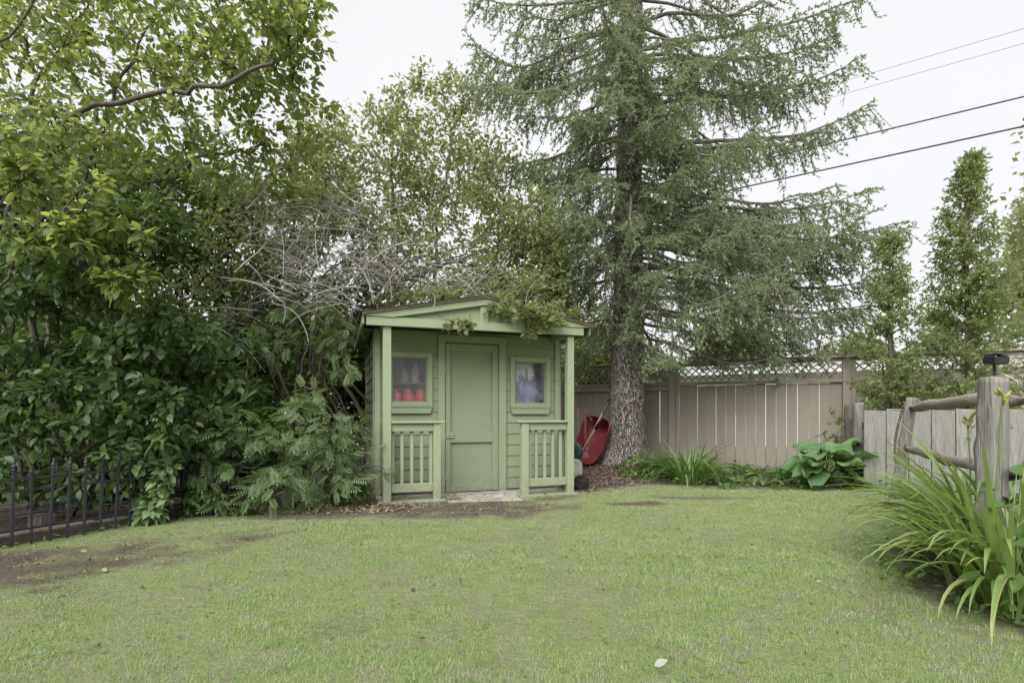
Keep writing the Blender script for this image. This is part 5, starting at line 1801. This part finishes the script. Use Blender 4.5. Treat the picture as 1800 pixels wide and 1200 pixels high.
def petiole_plant(name, label, cat, x, y, n, h_, rad, leaf, seed, meshes, stalkmat, stalk_r=.011, group=None, tiltr=(.2, .9)):
    r_ = np.random.default_rng(seed)
    root = empty(name, (x, y, float(gz(x, y))), 0, label, cat, group)
    for i in range(n):
        a_ = i * 2.4 + r_.normal() * .35
        u = (i + .5) / n
        rr_ = rad * (.35 + .75 * u) * r_.uniform(.8, 1.15)
        zz = h_ * (1.0 - .75 * u) * r_.uniform(.85, 1.1) + .05
        tip = np.array([math.cos(a_) * rr_ * .6, math.sin(a_) * rr_ * .6, zz])
        if stalk_r > .008:       # red foot, green neck
            MB().tube([(0, 0, -.02), tip * np.array([.10, .10, .22])], [stalk_r * 1.2, stalk_r], 6).build('stalk', stalkmat, root, True)
            MB().tube([tip * np.array([.10, .10, .22]), tip * np.array([.35, .35, .62]), tip], [stalk_r, stalk_r * .8, stalk_r * .5], 6).build('stalk', M['leaf_low'], root, True)
        else:
            MB().tube([(0, 0, 0), tip * np.array([.35, .35, .6]), tip], [stalk_r, stalk_r * .85, stalk_r * .6], 6).build('stalk', stalkmat, root, True)
        s_ = leaf * r_.uniform(.75, 1.15)
        o = bpy.data.objects.new('leaf', meshes[i % len(meshes)])
        o.location = tip
        o.rotation_euler = Matrix(np.stack(leaf_axes(np.array([[math.cos(a_), math.sin(a_), r_.uniform(-.35, .25) + (.5 - u) * .6]]), np.array([[0.15 * r_.normal(), 0.15 * r_.normal() - .15, 1.0]]))).transpose(1, 2, 0)[0].tolist()).to_euler()
        o.scale = (s_,) * 3
        put(o, root)
    return root


q = on_ground(1459, 858)
petiole_plant('rhubarb_plant', 'rhubarb plant with big ruffled leaves and red stalks beside the plank gate', 'rhubarb', q[0], q[1] + .1, 20, .50, .50, .40, 301, RHU, M['rhubarb_stalk'])
r_ = np.random.default_rng(14)
hostas = [(1128, 838, .26, 'leafy hosta-like plant at the foot of the spruce'), (1165, 842, .24, 'leafy plant between the spruce foot and daylily clump'), (1255, 848, .18, 'low leafy plant on the far side of daylily clump'), (1300, 846, .17, 'low leafy plant under the middle fence boards'), (1340, 852, .16, 'low leafy plant left of the rhubarb'), (1390, 852, .16, 'low leafy plant touching the rhubarb'), (1190, 818, .22, 'leafy plant against the fence behind daylily clump'), (1150, 812, .30, 'upright leafy plant hugging the spruce trunk')]
for k, (px, py, h_, lab) in enumerate(hostas):
    q = on_ground(px, py)
    petiole_plant('bedding_plant', lab, 'plant', q[0], q[1], 16, h_, .26, .17, 310 + k, HOS, M['leaf_low'], .004, 'leafy plants in the fence bed')
q = on_ground(1775, 985)
petiole_plant('bedding_plant', 'broad-leaved plant among the daylilies by the big post', 'plant', 2.78, 2.95, 14, .62, .30, .17, 330, HOS, M['leaf_rowan'], .004, 'leafy plants in the fence bed')
petiole_plant('bedding_plant', 'broad-leaved plant at the lawn edge under the big post', 'plant', 2.52, 2.66, 12, .34, .26, .14, 331, HOS, M['leaf_low'], .004, 'leafy plants in the fence bed')

# ground cover in the bed (too many to count)
def scatter(n, x0, x1, y0, y1, keep, rng):
    P = np.stack([rng.uniform(x0, x1, n), rng.uniform(y0, y1, n)], 1)
    k = keep(P[:, 0], P[:, 1])
    return P[rng.random(n) < k]


def cover(name, label, cat, P, mat, kind, size, rng, zmax=.10, flat=1.0):
    n = len(P)
    z = gz(P[:, 0], P[:, 1]) + rng.random(n) ** 1.5 * zmax + .008
    Q_ = np.stack([P[:, 0], P[:, 1], z], 1)
    D = unit(rng.normal(size=(n, 3)) * np.array([1, 1, .35]))
    N = unit(np.array([0, 0, flat]) + rng.normal(size=(n, 3)) * .4)
    V, T = leaf_cloud(kind, Q_, D, N, size * rng.uniform(.6, 1.3, n))
    return tag(obj(name, fast_mesh(name, V, T, mat)), label, cat, None, 'stuff')


rg = np.random.default_rng(500)
bedline = [(0.6, 7.9), (1.5, 8.3), (1.7, 7.85), (2.0, 7.45), (3.2, 7.0), (4.0, 6.95), (4.9, 6.95), (7, 6.9)]
fence_y = lambda x: 9.58 + (x - 4.22) * (-.4305 / .9026)
bed = lambda x, y: ((seg_side(x, y, bedline) > 0) & (y < fence_y(x) - .15) & ((x - TREE[0]) ** 2 + (y - TREE[1]) ** 2 > .5) & ((x > 1.7) | (y > 9.4))).astype(float) * np.clip(_n1(x * 1.3, y * 1.3) * 2.2 - .3, .1, 1)
cover('ground_cover', 'low green weeds carpeting the bed along the board fence', 'ground cover', scatter(7000, 1.5, 6.5, 6.8, 10, bed, rg), M['leaf_low'], 'small', .075, rg, .13)
side_bed = lambda x, y: (ell(x, y, 3.0, 3.2, .6, 1.0, -.5) > -.1).astype(float)
cover('ground_cover', 'weeds under the daylilies by the split rail fence', 'ground cover', scatter(1600, 2.2, 4.4, 2.2, 4.8, side_bed, rg), M['leaf_low'], 'small', .06, rg, .10)
edge = lambda x, y: np.exp(-(seg_side(x, y, [(-9, 3.2), (-3.87, 4.05), (-3.2, 5.2), (-1.9, 5.75), (-1.4, 6.1), (0, 6.6)]) / .22) ** 2) * (x < -1.5) * np.clip(_n1(x * 2, y * 2) * 2 - .5, 0, 1)
cover('weed_fringe', 'weedy fringe along the foot of the thicket', 'ground cover', scatter(4200, -4.4, -1.5, 3.6, 6.3, edge, rg), M['leaf_low'], 'small', .035, rg, .05)

# wood chips and leaf litter
mul = lambda x, y: np.maximum(np.clip(ell(x, y, 1.35, 8.6, 1.1, 1.4, 0) * 3, 0, 1), np.clip(ell(x, y, 1.0, 7.3, .5, .55, 0) * 3, 0, 1)) * ((x - TREE[0]) ** 2 + (y - TREE[1]) ** 2 > .12)
chips = [scatter(9000, .2, 2.6, 6.7, 10.2, mul, rg)]
chips.append(scatter(2600, -2.3, -.2, 5.0, 6.4, lambda x, y: np.clip(ell(x, y, -1.5, 5.62, .8, .3, .3) * 3, 0, 1), rg))
cover('wood_chip_mulch', 'brown wood chip litter around the spruce foot and shed', 'mulch', np.concatenate(chips), M['mulch'], 'scale', .042, rg, .02)

cover('leaf_litter', 'fine dry litter on the bare soil along the thicket', 'litter', scatter(22000, -5, 1.2, 2.6, 7.2, lambda x, y: np.clip(soil(x, y) - .3, 0, 1) * np.clip(_n2(x * .6, y * .6) * 2 - .5, .05, 1), rg), M['mulch'], 'scale', .022, rg, .012)
bare = lambda x, y: np.clip((soil(x, y) - .35) * 1.6, 0, 1) * np.clip(_n1(x * 2.2, y * 2.2) * 1.8 - .4, .05, 1)
cover('soil_crumb', 'dark soil crumbs lying on the bare worn ground', 'soil', scatter(9000, -4.6, 1.2, 2.6, 6.4, bare, rg), M['clod'], 'clod', .012, rg, .004)
cover('fallen_leaf_litter', 'curled brown fallen leaves along the thicket edge', 'litter', scatter(900, -4.6, 1.5, 2.9, 8.5, lambda x, y: np.clip(soil(x, y), .04, 1) * np.clip(_n2(x * .5, y * .5) * 2 - .6, .1, 1), rg), M['mulch'], 'ovate', .05, rg, .02, .6)
# ------------------------------------------------------------------ lawn
def grass_blades(rng):
    P = []
    for (y0, y1, den) in ((1.5, 2.2, 45000), (2.2, 2.9, 37000), (2.9, 3.8, 27000), (3.8, 5.0, 20000), (5.0, 6.2, 14000), (6.2, 7.6, 9000), (7.6, 9.5, 1500)):
        hw = lambda y: y * .97 + .7
        x0, x1 = max(-hw(y1), -6.0), min(hw(y1), 6.5)
        P.append(scatter(int(den * (x1 - x0) * (y1 - y0)), x0, x1, y0, y1, lambda x, y: ((np.abs(x) < hw(y)) * np.clip(1.1 - soil(x, y) * 1.1 + (_n4(x * .8, y * .8) - .55) * .9, 0.03, 1) * (seg_side(x, y, bedline) < .4) * np.clip(-.05 + 1.3 * _n2(x * 1.1, y * 1.1) + .7 * _n4(x, y), .12, 1)), rng))
    return np.concatenate(P)


P = grass_blades(rg)
n_ = len(P)
print('grass', n_)
hh = (.008 + .022 * rg.random(n_) ** 2.4) * (.35 + .7 * _n3(P[:, 0], P[:, 1]) + .75 * _n2(P[:, 0], P[:, 1]) ** 1.5) * np.clip(1.2 - soil(P[:, 0], P[:, 1]), .5, 1)
ww = (.0005 + .0004 * P[:, 1]) * rg.uniform(.7, 1.3, n_)
az = rg.uniform(0, 6.283, n_)
ln_ = rg.uniform(.2, 1.5, n_)
base = np.stack([P[:, 0], P[:, 1], gz(P[:, 0], P[:, 1]) - .004], 1)
dx = np.stack([np.cos(az), np.sin(az), np.zeros(n_)], 1)
sx = np.stack([-np.sin(az), np.cos(az), np.zeros(n_)], 1) * ww[:, None]
up = np.array([0, 0, 1.0])
tipp = base + dx * (hh * ln_)[:, None] + up * (hh * (1.0 - .38 * ln_))[:, None]
V = np.stack([base - sx, base + sx, tipp], 1).reshape(-1, 3)
T = np.arange(n_ * 3).reshape(-1, 3)
tag(obj('lawn_grass', fast_mesh('lawn_grass', V, T, M['grass'])), 'short patchy yellow-green lawn grass', 'grass', None, 'stuff')
# small plantain and clover leaves in the lawn
lwn = scatter(3800, -4.5, 5, 1.9, 7.0, lambda x, y: (1 - soil(x, y)) * np.clip((_n1(x + 7, y + 2) - .35) * 2.5, 0, 1), rg)
cover('lawn_clover', 'tiny clover and plantain leaves scattered through the lawn', 'ground cover', lwn, M['leaf_low'], 'small', .028, rg, .02)
# pale petals
pt = []
for (px, py, k) in [(1545, 965, 6), (1520, 975, 4), (1570, 960, 3), (1150, 1186, 1), (748, 893, 1), (1440, 1040, 2)]:
    q = on_ground(px, py)
    for i in range(k):
        s_ = .06 if k == 1 and py > 1100 else .03
        V_, T_ = leaf_cloud('ovate', np.array([[0, 0, 0.0]]), np.array([[math.cos(i * 2.1), math.sin(i * 2.1), .1 if s_ < .05 else .5]]), np.array([[.2 * r_.normal(), -.5, 1.0]]), np.array([s_]))
        o = obj('fallen_petal', fast_mesh('fallen_petal', V_, T_, M['petal']), None, (q[0] + r_.normal() * .06 * (k > 1), q[1] + r_.normal() * .05 * (k > 1), float(gz(q[0], q[1])) + .035))
        tag(o, 'single pale leaf lying alone on the near lawn' if py > 1100 else 'white speck on the bare soil before the shed door' if px == 748 else 'small white fallen petal on the lawn near the daylilies', 'petal', None if k == 1 else 'fallen petals on the lawn')
